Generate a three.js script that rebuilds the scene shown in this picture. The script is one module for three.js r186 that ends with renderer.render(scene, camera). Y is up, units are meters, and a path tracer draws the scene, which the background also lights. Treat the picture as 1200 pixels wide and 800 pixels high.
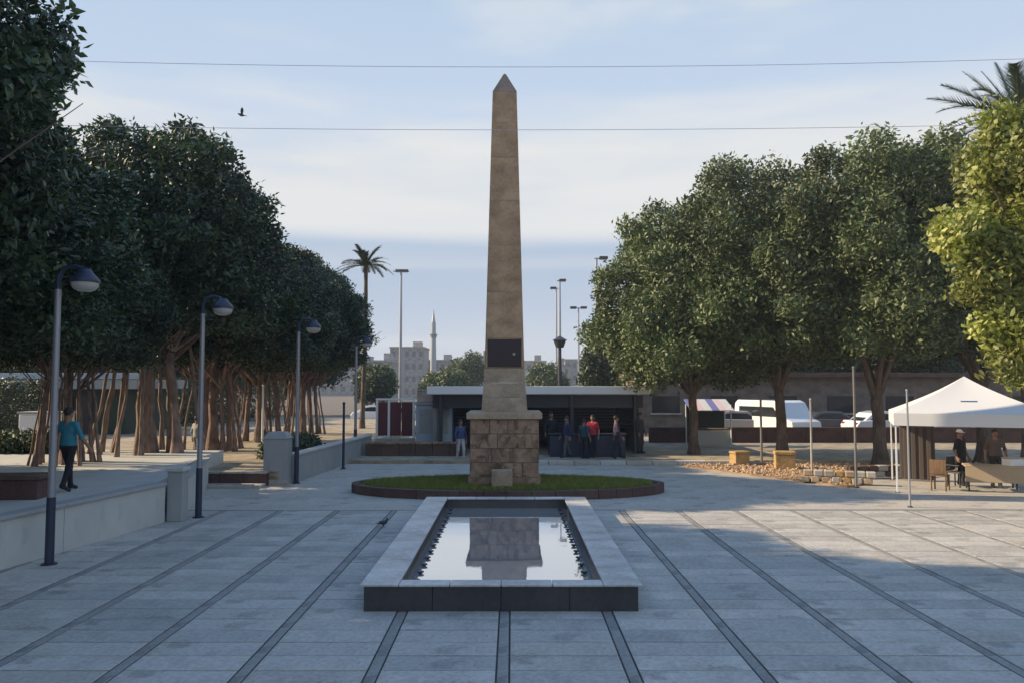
import * as THREE from 'three';
import { mergeGeometries } from 'three/addons/utils/BufferGeometryUtils.js';
import { RoundedBoxGeometry } from 'three/addons/geometries/RoundedBoxGeometry.js';

// ------------------------------------------------------------------ camera, sky, sun, exposure
const W = 1200, H = 800, F = 900, CAM_Y = 3.1, PITCH = Math.atan(50 / 900);
const scene = new THREE.Scene();
const camera = new THREE.PerspectiveCamera(2 * Math.atan(H / 2 / F) * 180 / Math.PI, W / H, 0.1, 6000);
camera.position.set(0, CAM_Y, 0);
camera.rotation.set(PITCH, 0, 0);
scene.add(camera);

const EXPOSURE = 1.5;
const renderer = new THREE.WebGLRenderer({ antialias: true });
renderer.setSize(1024, 682);
renderer.toneMapping = THREE.LinearToneMapping;
renderer.toneMappingExposure = EXPOSURE;
renderer.shadowMap.enabled = true;

function rng(seed) { let a = seed >>> 0; return () => { a = (a + 0x6D2B79F5) | 0; let t = Math.imul(a ^ (a >>> 15), 1 | a); t = (t + Math.imul(t ^ (t >>> 7), 61 | t)) ^ t; return ((t ^ (t >>> 14)) >>> 0) / 4294967296; }; }
function hash(ix, iy, s) { let h = Math.imul(ix, 374761393) + Math.imul(iy, 668265263) + Math.imul(s, 974634777); h = Math.imul(h ^ (h >>> 13), 1274126177); return ((h ^ (h >>> 16)) >>> 0) / 4294967296; }
function vnoise(x, y, px, py, s) {              // value noise, periodic in px, py cells
  const x0 = Math.floor(x), y0 = Math.floor(y), fx = x - x0, fy = y - y0;
  const u = fx * fx * (3 - 2 * fx), v = fy * fy * (3 - 2 * fy), m = (a, p) => ((a % p) + p) % p;
  const a = hash(m(x0, px), m(y0, py), s), b = hash(m(x0 + 1, px), m(y0, py), s), c = hash(m(x0, px), m(y0 + 1, py), s), d = hash(m(x0 + 1, px), m(y0 + 1, py), s);
  return (a + (b - a) * u) * (1 - v) + (c + (d - c) * u) * v;
}
function fbm(u, v, nx, ny, oct, s) { let t = 0, a = 0.5, n = 0; for (let i = 0; i < oct; i++) { t += a * vnoise(u * nx, v * ny, nx, ny, s + i); n += a; a *= 0.55; nx *= 2; ny *= 2; } return t / n; }
const lin = c => { c /= 255; return c <= 0.04045 ? c / 12.92 : Math.pow((c + 0.055) / 1.055, 2.4); };
const sstep = (a, b, x) => { const t = Math.min(1, Math.max(0, (x - a) / (b - a))); return t * t * (3 - 2 * t); };

{ // the sky: clear blue above, a broad bank of thin white cloud over a blue-grey haze along the horizon
  const SW = 2048, SH = 1024, data = new Float32Array(SW * SH * 4);
  const stops = [[-90, 120, 118, 116], [-2, 196, 202, 212], [0, 212, 217, 226], [3.2, 206, 214, 227], [6, 190, 204, 223], [9.3, 182, 198, 220], [12, 190, 206, 228], [19, 198, 215, 237], [27, 187, 208, 232], [42, 158, 194, 240], [90, 116, 168, 240]];
  for (let j = 0; j < SH; j++) {
    const el = ((j + 0.5) / SH - 0.5) * 180;
    let k = 0; while (k < stops.length - 2 && stops[k + 1][0] < el) k++;
    const A = stops[k], B = stops[k + 1], t = Math.min(1, Math.max(0, (el - A[0]) / (B[0] - A[0])));
    for (let i = 0; i < SW; i++) {
      const u = (i + 0.5) / SW, v = (j + 0.5) / SH;
      const n = fbm(u, v, 10, 22, 6, 11), w = fbm(u, v, 24, 90, 5, 31), low = fbm(u, v, 7, 40, 5, 57);
      const edgeTop = 19.3 + (n - 0.5) * 11 + (w - 0.5) * 6, edgeLow = 10.4 + (low - 0.5) * 2.2;
      let c = sstep(edgeLow - 0.5, edgeLow + 1.4, el) * (1 - sstep(edgeTop - 4.5, edgeTop + 3, el)) * (0.84 + 0.3 * w);
      c = Math.max(c, 0.45 * sstep(0.56, 0.82, fbm(u, v, 18, 34, 6, 77)) * sstep(14, 20, el) * (1 - sstep(45, 70, el)));
      c = Math.max(c, 0.35 * sstep(0.5, 0.75, fbm(u, v, 9, 120, 5, 91)) * sstep(1, 3, el) * (1 - sstep(8, 11, el)));
      c = Math.min(1, c);
      const o = (j * SW + i) * 4, cl = [231, 233, 234];
      for (let q = 0; q < 3; q++) { const base = lin(A[q + 1] + (B[q + 1] - A[q + 1]) * t); data[o + q] = (base + (lin(cl[q]) - base) * c) / EXPOSURE; }
      data[o + 3] = 1;
    }
  }
  const sky = new THREE.DataTexture(data, SW, SH, THREE.RGBAFormat, THREE.FloatType);
  sky.mapping = THREE.EquirectangularReflectionMapping; sky.magFilter = THREE.LinearFilter; sky.minFilter = THREE.LinearFilter; sky.wrapS = THREE.RepeatWrapping; sky.needsUpdate = true;
  scene.background = sky; scene.environment = sky;
}
scene.fog = new THREE.FogExp2(new THREE.Color().setRGB(0.72, 0.78, 0.88), 0.0007);
const SUN_EL = 28.5 * Math.PI / 180, SUN_AZ = 8 * Math.PI / 180;      // from the left, a touch beyond the plane of the camera
const sunDir = new THREE.Vector3(-Math.cos(SUN_EL) * Math.cos(SUN_AZ), Math.sin(SUN_EL), -Math.cos(SUN_EL) * Math.sin(SUN_AZ));
const sun = new THREE.DirectionalLight(new THREE.Color().setRGB(1, 0.79, 0.54), 5);
sun.position.copy(sunDir).multiplyScalar(120).add(new THREE.Vector3(0, 0, -20));
sun.target.position.set(0, 0, -20);
sun.castShadow = true; sun.shadow.mapSize.set(4096, 4096);
Object.assign(sun.shadow.camera, { left: -45, right: 45, top: 45, bottom: -45, near: 1, far: 260 });
scene.add(sun, sun.target);

// ------------------------------------------------------------------ helpers
const ray = (px, py) => { const x = (px - W / 2) / F, y = (H / 2 - py) / F, c = Math.cos(PITCH), s = Math.sin(PITCH); return new THREE.Vector3(x, y * c + s, -c + y * s); };
const onY = (px, py, h = 0) => { const r = ray(px, py), t = (h - CAM_Y) / r.y; return new THREE.Vector3(r.x * t, h, r.z * t); };        // pixel on a level surface
const atD = (px, py, d) => { const r = ray(px, py), t = -d / r.z; return new THREE.Vector3(r.x * t, CAM_Y + r.y * t, -d); };             // pixel at a depth
const taken = {};
const numbered = n => { if (!(n in taken)) { taken[n] = 0; return n; } return n + '_' + String(++taken[n]).padStart(3, '0'); };
const shadowed = o => { o.traverse(c => { if (c.isMesh) { c.castShadow = true; c.receiveShadow = true; } }); return o; };
function thing(name, label, category, [x, y, z] = [0, 0, 0], turn = 0, group) {
  const o = new THREE.Group(); o.name = numbered(name); o.position.set(x, y, z); o.rotation.y = turn;
  o.userData = { label, category }; if (group) o.userData.group = group; scene.add(o); return o;
}
function struct(name, label, obj) { const o = obj || new THREE.Group(); o.name = numbered(name); o.userData = { label, category: name.replace(/_/g, ' ').split(' ').slice(-2).join(' '), kind: 'structure' }; scene.add(o); return o; }
function part(name, geo, material, parent, label) {
  const list = Array.isArray(geo) ? geo : [geo];
  const g = list.length === 1 ? list[0] : mergeGeometries(list.map(q => { const r = q.index ? q.toNonIndexed() : q; for (const k of Object.keys(r.attributes)) if (!['position', 'normal', 'uv'].includes(k)) r.deleteAttribute(k); return r; }));
  const m = new THREE.Mesh(g, material); m.name = name; m.castShadow = m.receiveShadow = true; parent.add(m); if (label) m.userData.label = label; return m;
}
function metreUV(g, k = 1, ox = 0, oy = 0) {                         // uv in metres from the axis a face looks along
  const p = g.attributes.position, n = g.attributes.normal, uv = new Float32Array(p.count * 2);
  for (let i = 0; i < p.count; i++) {
    const ax = Math.abs(n.getX(i)), ay = Math.abs(n.getY(i)), az = Math.abs(n.getZ(i));
    const [a, b] = ay >= ax && ay >= az ? [p.getX(i), p.getZ(i)] : ax >= az ? [p.getZ(i), p.getY(i)] : [p.getX(i), p.getY(i)];
    uv[i * 2] = a * k + ox; uv[i * 2 + 1] = b * k + oy;
  }
  g.setAttribute('uv', new THREE.BufferAttribute(uv, 2)); return g;
}
const box = (w, h, d, x = 0, y = 0, z = 0) => metreUV(new THREE.BoxGeometry(w, h, d).translate(x, y + h / 2, z));         // y is the underside
const rbox = (w, h, d, x = 0, y = 0, z = 0, r = 0.02, seg = 2) => metreUV(new RoundedBoxGeometry(w, h, d, seg, Math.min(r, w / 2.01, h / 2.01, d / 2.01)).translate(x, y + h / 2, z));
const cyl = (r0, r1, h, x = 0, y = 0, z = 0, seg = 16) => new THREE.CylinderGeometry(r1, r0, h, seg).translate(x, y + h / 2, z);
function tube(pts, radii, seg = 7) {                                 // a tapered tube through points
  const P = pts.map(p => p.isVector3 ? p : new THREE.Vector3(...p)), n = P.length, pos = [], nor = [], uv = [], idx = [];
  let ref = new THREE.Vector3(0.31, 0.1, 0.94), len = 0;
  for (let i = 0; i < n; i++) {
    const t = P[Math.min(n - 1, i + 1)].clone().sub(P[Math.max(0, i - 1)]).normalize();
    const a = ref.clone().sub(t.clone().multiplyScalar(ref.dot(t))); if (a.lengthSq() < 1e-4) a.set(1, 0, 0).sub(t.clone().multiplyScalar(t.x)); a.normalize(); ref = a.clone();
    const b = t.clone().cross(a); if (i) len += P[i].distanceTo(P[i - 1]);
    for (let k = 0; k <= seg; k++) {
      const w = k / seg * Math.PI * 2, d = a.clone().multiplyScalar(Math.cos(w)).add(b.clone().multiplyScalar(Math.sin(w)));
      pos.push(P[i].x + d.x * radii[i], P[i].y + d.y * radii[i], P[i].z + d.z * radii[i]); nor.push(d.x, d.y, d.z); uv.push(k / seg * radii[0] * 6.28, len);
    }
    if (i) for (let k = 0; k < seg; k++) { const o = (i - 1) * (seg + 1) + k; idx.push(o, o + 1, o + seg + 1, o + 1, o + seg + 2, o + seg + 1); }
  }
  const g = new THREE.BufferGeometry();
  g.setAttribute('position', new THREE.Float32BufferAttribute(pos, 3)); g.setAttribute('normal', new THREE.Float32BufferAttribute(nor, 3)); g.setAttribute('uv', new THREE.Float32BufferAttribute(uv, 2)); g.setIndex(idx); return g;
}
function frustum(w0, d0, w1, d1, h, y0 = 0) {                        // four-sided tapered block standing on y0
  const g = new THREE.BufferGeometry(), a = [[-1, -1], [1, -1], [1, 1], [-1, 1]], b = a.map(([x, z]) => [x * w0 / 2, y0, z * d0 / 2]), t = a.map(([x, z]) => [x * w1 / 2, y0 + h, z * d1 / 2]), pos = [];
  const quad = (p, q, r, s) => pos.push(...p, ...q, ...r, ...p, ...r, ...s);
  for (let i = 0; i < 4; i++) { const j = (i + 1) % 4; quad(b[j], b[i], t[i], t[j]); }
  quad(t[3], t[2], t[1], t[0]); quad(b[0], b[1], b[2], b[3]);
  g.setAttribute('position', new THREE.Float32BufferAttribute(pos, 3)); g.computeVertexNormals(); return metreUV(g);
}
function prism(poly, y0, y1) {                                       // polygon of [x, z] extruded upwards
  const s = new THREE.Shape(poly.map(([x, z]) => new THREE.Vector2(x, -z)));
  return metreUV(new THREE.ExtrudeGeometry(s, { depth: y1 - y0, bevelEnabled: false }).rotateX(-Math.PI / 2).translate(0, y0, 0));
}

// ------------------------------------------------------------------ textures and materials
function tex(size, fn, srgb = true) {
  const d = new Uint8Array(size * size * 4);
  for (let j = 0; j < size; j++) for (let i = 0; i < size; i++) { const c = fn(i / size, j / size), o = (j * size + i) * 4; for (let q = 0; q < 3; q++) d[o + q] = Math.max(0, Math.min(255, (Array.isArray(c) ? c[q] : c) * 255)); d[o + 3] = 255; }
  const t = new THREE.DataTexture(d, size, size); t.wrapS = t.wrapT = THREE.RepeatWrapping; t.magFilter = THREE.LinearFilter; t.minFilter = THREE.LinearMipmapLinearFilter; t.generateMipmaps = true; if (srgb) t.colorSpace = THREE.SRGBColorSpace; t.needsUpdate = true; return t;
}
const speck = rng(5);
const T = {
  stone: tex(512, (u, v) => { const a = fbm(u, v, 5, 5, 6, 3), b = fbm(u, v, 40, 40, 3, 9), s = fbm(u, v, 3, 9, 4, 21); const k = 0.73 + 0.36 * a + 0.18 * (b - 0.5) + 0.2 * (s - 0.5) + 0.05 * (speck() - 0.5); return [k, k * 0.985, k * 0.96]; }),
  pave: tex(1024, (u, v) => { const a = fbm(u, v, 4, 4, 6, 43), b = fbm(u, v, 60, 60, 3, 49), st = sstep(0.62, 0.75, fbm(u, v, 6, 6, 5, 61)); const k = 0.93 + 0.26 * (a - 0.5) + 0.2 * (b - 0.5) - 0.11 * st - 0.13 * sstep(0.9, 0.96, vnoise(u * 70, v * 70, 70, 70, 63)) + 0.1 * (speck() - 0.5); return [k, k, k * 0.985]; }),
  rock: tex(512, (u, v) => { const a = fbm(u, v, 7, 7, 6, 131), b = sstep(0.56, 0.7, fbm(u, v, 9, 5, 5, 137)), k = 0.6 + 0.62 * a - 0.22 * b + 0.08 * (speck() - 0.5); return [k, k * (0.97 - 0.04 * b), k * (0.95 - 0.06 * b)]; }),
  plaster: tex(512, (u, v) => { const a = fbm(u, v, 4, 4, 6, 151), b = sstep(0.6, 0.78, fbm(u, v, 14, 5, 5, 157)), k = 0.9 + 0.12 * (a - 0.5) - 0.035 * b + 0.03 * (speck() - 0.5); return [k, k, k * 0.985]; }),
  bark: tex(512, (u, v) => { const a = fbm(u, v, 24, 5, 5, 71), b = fbm(u, v, 6, 6, 4, 73), k = 0.55 + 0.5 * a + 0.3 * (b - 0.5); return [k, k * 0.96, k * 0.93]; }),
  soil: tex(512, (u, v) => { const a = fbm(u, v, 8, 8, 6, 81), k = 0.62 + 0.5 * a + 0.22 * (speck() - 0.5); return [k, k * 0.97, k * 0.92]; }),
};
const Tb = { stone: tex(512, (u, v) => fbm(u, v, 24, 24, 5, 103), false), rough: tex(512, (u, v) => fbm(u, v, 9, 9, 6, 107), false), bark: tex(512, (u, v) => fbm(u, v, 30, 6, 5, 109), false), water: tex(512, (u, v) => fbm(u, v, 7, 7, 5, 111), false) };
const rep = (t, k) => { const c = t.clone(); c.repeat.set(k, k); c.needsUpdate = true; return c; };
const C = (r, g, b) => new THREE.Color().setRGB(r, g, b);
const std = (r, g, b, rough = 0.8, o = {}) => new THREE.MeshStandardMaterial({ color: C(r, g, b), roughness: rough, ...o });
const stoneMap = rep(T.stone, 0.5), paveMap = rep(T.pave, 0.42), soilMap = rep(T.soil, 0.35), barkMap = rep(T.bark, 0.8), stoneB = rep(Tb.stone, 1), roughB = rep(Tb.rough, 0.9), barkB = rep(Tb.bark, 0.9);
const plasterMap = rep(T.plaster, 0.4);
const textured = (r, g, b, rough, map, bump, h) => std(r, g, b, rough, { map, bumpMap: bump, bumpScale: h });
const M = {
  slab: [[0.49, 0.468, 0.435], [0.455, 0.44, 0.415], [0.52, 0.495, 0.46], [0.42, 0.41, 0.39], [0.48, 0.45, 0.415], [0.55, 0.525, 0.49]].map(c => textured(...c, 0.72, paveMap, stoneB, 0.002)),
  strip: textured(0.31, 0.305, 0.30, 0.75, paveMap, stoneB, 0.003),
  mortar: textured(0.06, 0.06, 0.06, 0.95, soilMap, roughB, 0.004),
  apron: textured(0.49, 0.46, 0.415, 0.8, paveMap, stoneB, 0.003),
  ground: textured(0.19, 0.175, 0.155, 0.95, soilMap, roughB, 0.01),
  road: textured(0.075, 0.075, 0.078, 0.9, soilMap, roughB, 0.006),
  soil: textured(0.40, 0.27, 0.16, 0.95, soilMap, roughB, 0.012),
  cream: textured(0.43, 0.38, 0.30, 0.9, soilMap, roughB, 0.006),
  drain: std(0.03, 0.03, 0.032, 0.6),
  white: textured(0.59, 0.60, 0.585, 0.75, plasterMap, stoneB, 0.002),
  greyWall: textured(0.40, 0.415, 0.425, 0.8, plasterMap, stoneB, 0.002),
  pale: textured(0.47, 0.45, 0.41, 0.8, stoneMap, stoneB, 0.003),
  redStone: textured(0.105, 0.06, 0.052, 0.85, stoneMap, roughB, 0.006),
  brownStone: textured(0.125, 0.082, 0.065, 0.85, stoneMap, roughB, 0.006),
  darkGranite: textured(0.055, 0.052, 0.055, 0.35, stoneMap, stoneB, 0.001),
  coping: [[0.55, 0.55, 0.55], [0.51, 0.51, 0.515], [0.59, 0.585, 0.58]].map(c => textured(...c, 0.45, stoneMap, stoneB, 0.001)),
  sand: [[0.49, 0.325, 0.20], [0.475, 0.314, 0.192], [0.505, 0.337, 0.208]].map(c => textured(...c, 0.85, stoneMap, roughB, 0.008)),
  sandPale: textured(0.46, 0.36, 0.26, 0.85, stoneMap, roughB, 0.008),
  plinth: [[0.37, 0.262, 0.18], [0.358, 0.252, 0.172], [0.378, 0.268, 0.185], [0.348, 0.244, 0.166]].map(c => textured(...c, 0.95, rep(T.rock, 0.7), roughB, 0.035)),
  block: textured(0.46, 0.36, 0.255, 0.9, stoneMap, roughB, 0.01),
  yellowStone: textured(0.52, 0.36, 0.16, 0.9, stoneMap, roughB, 0.02),
  bronze: std(0.035, 0.028, 0.03, 0.35, { metalness: 0.6, bumpMap: stoneB, bumpScale: 0.002 }),
  capDark: textured(0.17, 0.145, 0.13, 0.7, stoneMap, roughB, 0.006),
  pole: std(0.30, 0.31, 0.34, 0.42, { metalness: 0.55, bumpMap: stoneB, bumpScale: 0.0006 }),
  dullPost: std(0.17, 0.16, 0.15, 0.7),
  navy: std(0.02, 0.028, 0.055, 0.45),
  bowl: new THREE.MeshPhysicalMaterial({ color: C(0.58, 0.58, 0.54), roughness: 0.35, transmission: 0.25, thickness: 0 }),
  steel: std(0.36, 0.37, 0.38, 0.45, { metalness: 0.5 }),
  darkSteel: std(0.05, 0.052, 0.058, 0.5, { metalness: 0.3 }),
  barkL: textured(0.35, 0.28, 0.245, 0.95, barkMap, barkB, 0.02),
  barkR: textured(0.22, 0.185, 0.155, 0.95, barkMap, barkB, 0.02),
  black: std(0.012, 0.012, 0.014, 0.7),
  glass: std(0.02, 0.025, 0.03, 0.08),
  dustGlass: std(0.16, 0.165, 0.175, 0.4),
  maroon: std(0.115, 0.03, 0.032, 0.6),
  paleBlue: std(0.33, 0.40, 0.46, 0.55),
  pinkish: textured(0.58, 0.46, 0.42, 0.8, stoneMap, stoneB, 0.002),
  tent: new THREE.MeshPhysicalMaterial({ color: C(0.74, 0.75, 0.76), roughness: 0.7, transmission: 0.18, thickness: 0, side: THREE.DoubleSide }),
  tentEdge: std(0.74, 0.74, 0.74, 0.7, { side: THREE.DoubleSide }),
  whitePaint: std(0.78, 0.78, 0.76, 0.5),
  greyRender: textured(0.33, 0.325, 0.32, 0.85, plasterMap, stoneB, 0.002),
  darkWall: textured(0.21, 0.175, 0.15, 0.9, stoneMap, stoneB, 0.003),
  darkGreen: std(0.018, 0.045, 0.032, 0.7),
  wood: textured(0.26, 0.17, 0.10, 0.8, barkMap, barkB, 0.003),
  cloth: std(0.42, 0.33, 0.23, 0.9),
  rubber: std(0.02, 0.02, 0.02, 0.8),
  carWhite: new THREE.MeshPhysicalMaterial({ color: C(0.74, 0.75, 0.76), roughness: 0.4, clearcoat: 1, clearcoatRoughness: 0.06 }),
  carSilver: new THREE.MeshPhysicalMaterial({ color: C(0.42, 0.44, 0.47), roughness: 0.35, metalness: 0.5, clearcoat: 1, clearcoatRoughness: 0.06 }),
  carDark: new THREE.MeshPhysicalMaterial({ color: C(0.05, 0.055, 0.07), roughness: 0.35, clearcoat: 1, clearcoatRoughness: 0.06 }),
  carRed: new THREE.MeshPhysicalMaterial({ color: C(0.25, 0.03, 0.03), roughness: 0.35, clearcoat: 1, clearcoatRoughness: 0.06 }),
  lampGlass: std(0.7, 0.7, 0.68, 0.2), tail: std(0.35, 0.02, 0.02, 0.25), rim: std(0.5, 0.5, 0.52, 0.3, { metalness: 0.8 }),
};

// ------------------------------------------------------------------ setting: ground, plaza paving, apron, terrace, park
struct('ground', 'dusty ground running out to the horizon', new THREE.Mesh(metreUV(new THREE.PlaneGeometry(4000, 4000).rotateX(-Math.PI / 2).translate(0, -0.06, 0)), M.ground)).receiveShadow = true;
struct('road', 'dark asphalt road behind the pavilion', new THREE.Mesh(metreUV(new THREE.PlaneGeometry(160, 26).rotateX(-Math.PI / 2).translate(0, -0.05, -57)), M.road)).receiveShadow = true;

const wallX = d => -10.62 + 0.1612 * d;                              // the terrace wall's foot, at depth d
const POOL = { x: -0.15, w: 3.87, z0: -10.65, z1: -18.9 };
{ // paving: bays 1.4 m wide of cross-laid slabs between double-jointed dark strips
  const plaza = struct('plaza_paving', 'grey stone slab paving with dark joint strips across the plaza');
  part('bedding', metreUV(new THREE.PlaneGeometry(46, 29).rotateX(-Math.PI / 2).translate(4, -0.008, -4.7)), M.mortar, plaza);
  const BAY = 1.4, ROW = 0.46, OFF = -0.1, STRIP = 0.12, J = 0.021, END = 19.1, R = rng(77);
  const slabGeo = (w, d, ox, oy) => {                                // top with a worn chamfer, no underside
    const c = 0.004, t = 0.03, a = [[-1, -1], [1, -1], [1, 1], [-1, 1]], top = a.map(([x, z]) => [x * (w / 2 - c), 0, z * (d / 2 - c)]), mid = a.map(([x, z]) => [x * w / 2, -c, z * d / 2]), low = a.map(([x, z]) => [x * w / 2, -t, z * d / 2]), pos = [];
    const q = (p, r, s, u) => pos.push(...p, ...r, ...s, ...p, ...s, ...u);
    q(top[3], top[2], top[1], top[0]);
    for (let i = 0; i < 4; i++) { const j = (i + 1) % 4; q(mid[j], mid[i], top[i], top[j]); q(low[j], low[i], mid[i], mid[j]); }
    const g = new THREE.BufferGeometry(); g.setAttribute('position', new THREE.Float32BufferAttribute(pos, 3)); g.computeVertexNormals(); return metreUV(g, 1, ox, oy);
  };
  const SWID = BAY - STRIP - 2 * J, slabs = [0, 1, 2, 3, 4, 5, 6, 7].map(i => slabGeo(SWID, ROW - 0.02, i * 0.77, i * 1.31)), strips = [0, 1, 2].map(i => slabGeo(STRIP, 0.92 - 0.012, i * 0.5, i * 0.9));
  const far = M.slab.map(() => []), farStrip = [];
  const seen = (x, d, m) => d > 5.5 && Math.abs(x) < d * 0.68 + m;
  const cover = (x, d) => (x < wallX(d) - 0.9) || (Math.abs(x - POOL.x) < POOL.w / 2 - 0.75 && d > 11 && d < 18.4);
  for (let b = -9; b <= 15; b++) {
    const x = OFF + (b + 0.5) * BAY;
    for (let r = 0; r * ROW < 26; r++) {
      const d = END - ROW / 2 - r * ROW; if (cover(x, d)) continue;
      const k = Math.floor(R() * 6), g = slabs[Math.floor(R() * 8)], y = (R() - 0.5) * 0.004, tilt = (R() - 0.5) * 0.003;
      if (d < 13.6 && seen(x, d, 0.4)) { const m = part('slab', g, M.slab[k], plaza); m.position.set(x, y, -d); m.rotation.set(tilt, 0, tilt); m.castShadow = false; }
      else far[k].push(g.clone().translate(x, y, -d));
    }
    const sx = OFF + b * BAY;
    for (let r = 0; r * 0.92 < 26; r++) {
      const d = END - 0.46 - r * 0.92; if (cover(sx, d)) continue;
      const g = strips[Math.floor(R() * 3)], y = -0.002 + (R() - 0.5) * 0.003;
      if (d < 13 && seen(sx, d, 0.2)) { const m = part('strip_stone', g, M.strip, plaza); m.position.set(sx, y, -d); m.castShadow = false; }
      else farStrip.push(g.clone().translate(sx, y, -d));
    }
  }
  far.forEach((l, k) => { const m = part('far_slabs', l, M.slab[k], plaza); m.userData.kind = 'stuff'; m.castShadow = false; });
  const m = part('far_strips', farStrip, M.strip, plaza); m.userData.kind = 'stuff'; m.castShadow = false;
}
{ // smooth apron beyond the slabs, a slot drain along its edge, and a pale kerb before the pavilion
  struct('apron', 'smooth concrete apron around the monument', new THREE.Mesh(metreUV(new THREE.PlaneGeometry(44, 13.53).rotateX(-Math.PI / 2).translate(8, 0.002, -25.885)), M.apron)).receiveShadow = true;
  const o = thing('slot_drain', 'narrow dark slot drain in the paving before the apron', 'drain', [14.5, 0, -19.17]);
  part('channel', box(27, 0.006, 0.13, 0, -0.012, 0), M.drain, o);
  part('rail', box(27, 0.022, 0.02, 0, -0.012, 0.07), M.steel, o); part('rail', box(27, 0.022, 0.02, 0, -0.012, -0.07), M.steel, o);
  const k = thing('kerb', 'pale concrete kerb before the dark pavilion', 'kerb', [4.9, 0, -30.0]);
  for (let i = 0; i < 9; i++) part('kerb_stone', rbox(0.98, 0.16, 0.5, -4 + i, 0, 0, 0.02), i % 3 ? M.pale : M.white, k);
  const cs = struct('pavement', 'sunlit pavement strip behind the kerb', new THREE.Mesh(box(44, 0.14, 14, 14.4, 0, -37.26), M.cream)); cs.receiveShadow = true;
}
const PARK_Y = 0.43, TERR_Y = 0.86;
{
  const t = new THREE.Mesh(prism([[wallX(-6) - 0.25, 6], [wallX(17.5) - 0.25, -17.5], [-9.6, -23.7], [-9.9, -26.5], [-60, -26.5], [-60, 6]], -0.02, TERR_Y), M.white);
  struct('terrace', 'raised pale terrace floor behind the white wall', t); shadowed(t);
  const p = new THREE.Mesh(prism([[-9.59, -23.9], [-7.2, -23.9], [-7.05, -24.4], [-6.35, -34], [-6.3, -64], [-60, -64], [-60, -26.51], [-9.91, -26.51]], -0.02, PARK_Y), M.cream);
  struct('park_ground', 'raised sandy park ground under the row of trees', p); shadowed(p);
}
{ // the white terrace wall: panels with a coping, and its end pillar
  const d0 = -4, d1 = 17.45, len = Math.hypot(d1 - d0, wallX(d1) - wallX(d0)), turn = Math.atan2(wallX(d1) - wallX(d0), d1 - d0);
  const o = thing('terrace_wall', 'low white rendered wall edging the raised terrace', 'wall', [wallX(d0), 0, -d0], -turn);
  const n = 7, L = len / n;
  for (let i = 0; i < n; i++) { part('wall_panel', rbox(0.24, 0.83, L - 0.012, -0.12, 0, -(i + 0.5) * L, 0.008), M.white, o); part('coping', rbox(0.34, 0.07, L - 0.008, -0.12, 0.832, -(i + 0.5) * L, 0.015), M.greyWall, o); }
  const r = thing('return_wall', 'short white return wall running back from the blue grey pillar', 'wall', [-8.55, 0, -20.75], Math.atan2(1.75, 6.1));
  part('wall_panel', rbox(0.22, 0.83, 5.7, 0, 0, 0, 0.01), M.white, r); part('coping', rbox(0.30, 0.06, 5.72, 0, 0.832, 0, 0.01), M.greyWall, r);
  const p = thing('pillar', 'slim blue grey pillar ending the white terrace wall', 'pillar', [-7.66, 0, -17.75]);
  part('shaft', rbox(0.34, 1.12, 0.34, 0, 0, 0, 0.012), M.greyWall, p); part('cap', rbox(0.42, 0.09, 0.42, 0, 1.122, 0, 0.02), M.white, p);
  const q = thing('pillar', 'thick pale stone gate pillar beside the red brown step', 'pillar', [onY(326, 566).x, 0, -24.2]);
  part('shaft', rbox(0.72, 1.42, 0.6, 0, 0, 0, 0.015), M.greyWall, q); part('cap', frustum(0.78, 0.66, 0.5, 0.4, 0.2, 1.422), M.greyWall, q); part('plinth_course', rbox(0.78, 0.16, 0.66, 0, 0, 0, 0.01), M.pale, q);
  // wall running back from the gate pillar
  const a = new THREE.Vector2(-6.86, -24.45), b = new THREE.Vector2(-6.15, -33.8), LL = a.distanceTo(b);
  const w = thing('park_wall', 'blue grey low wall running back from the stone gate pillar', 'wall', [a.x, 0, a.y], -Math.atan2(b.x - a.x, -(b.y - a.y)));
  for (let i = 0; i < 4; i++) { part('wall_panel', rbox(0.3, 0.84, LL / 4 - 0.012, -0.15, 0, -(i + 0.5) * LL / 4, 0.01), M.greyWall, w); part('coping', rbox(0.38, 0.07, LL / 4 - 0.01, -0.15, 0.842, -(i + 0.5) * LL / 4, 0.012), M.white, w); }
  const s = thing('step', 'red brown stone step up to the sandy park path', 'step', [-8.55, 0, -23.76]);
  for (let i = 0; i < 3; i++) { part('riser_stone', rbox(0.71, 0.38, 0.26, -0.75 + i * 0.72, 0, 0, 0.012), M.redStone, s); part('tread_stone', rbox(0.71, 0.06, 0.4, -0.75 + i * 0.72, 0.382, -0.05, 0.012), M.pale, s); }
  part('lower_tread', rbox(2.15, 0.1, 0.5, -0.03, 0, 0.4, 0.015), M.pale, s);
  // low brown block at the left edge of the terrace, hedge and cabinet behind
  const bp = onY(14, 586, TERR_Y);
  const bl = thing('block_bench', 'low brown stone bench block on the terrace', 'bench', [bp.x - 0.35, TERR_Y, bp.z - 0.3], 0.08);
  part('body', rbox(1.5, 0.38, 0.55, 0, 0, 0, 0.02), M.redStone, bl); part('seat', rbox(1.6, 0.09, 0.62, 0, 0.382, 0, 0.02), M.brownStone, bl);
}

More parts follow.
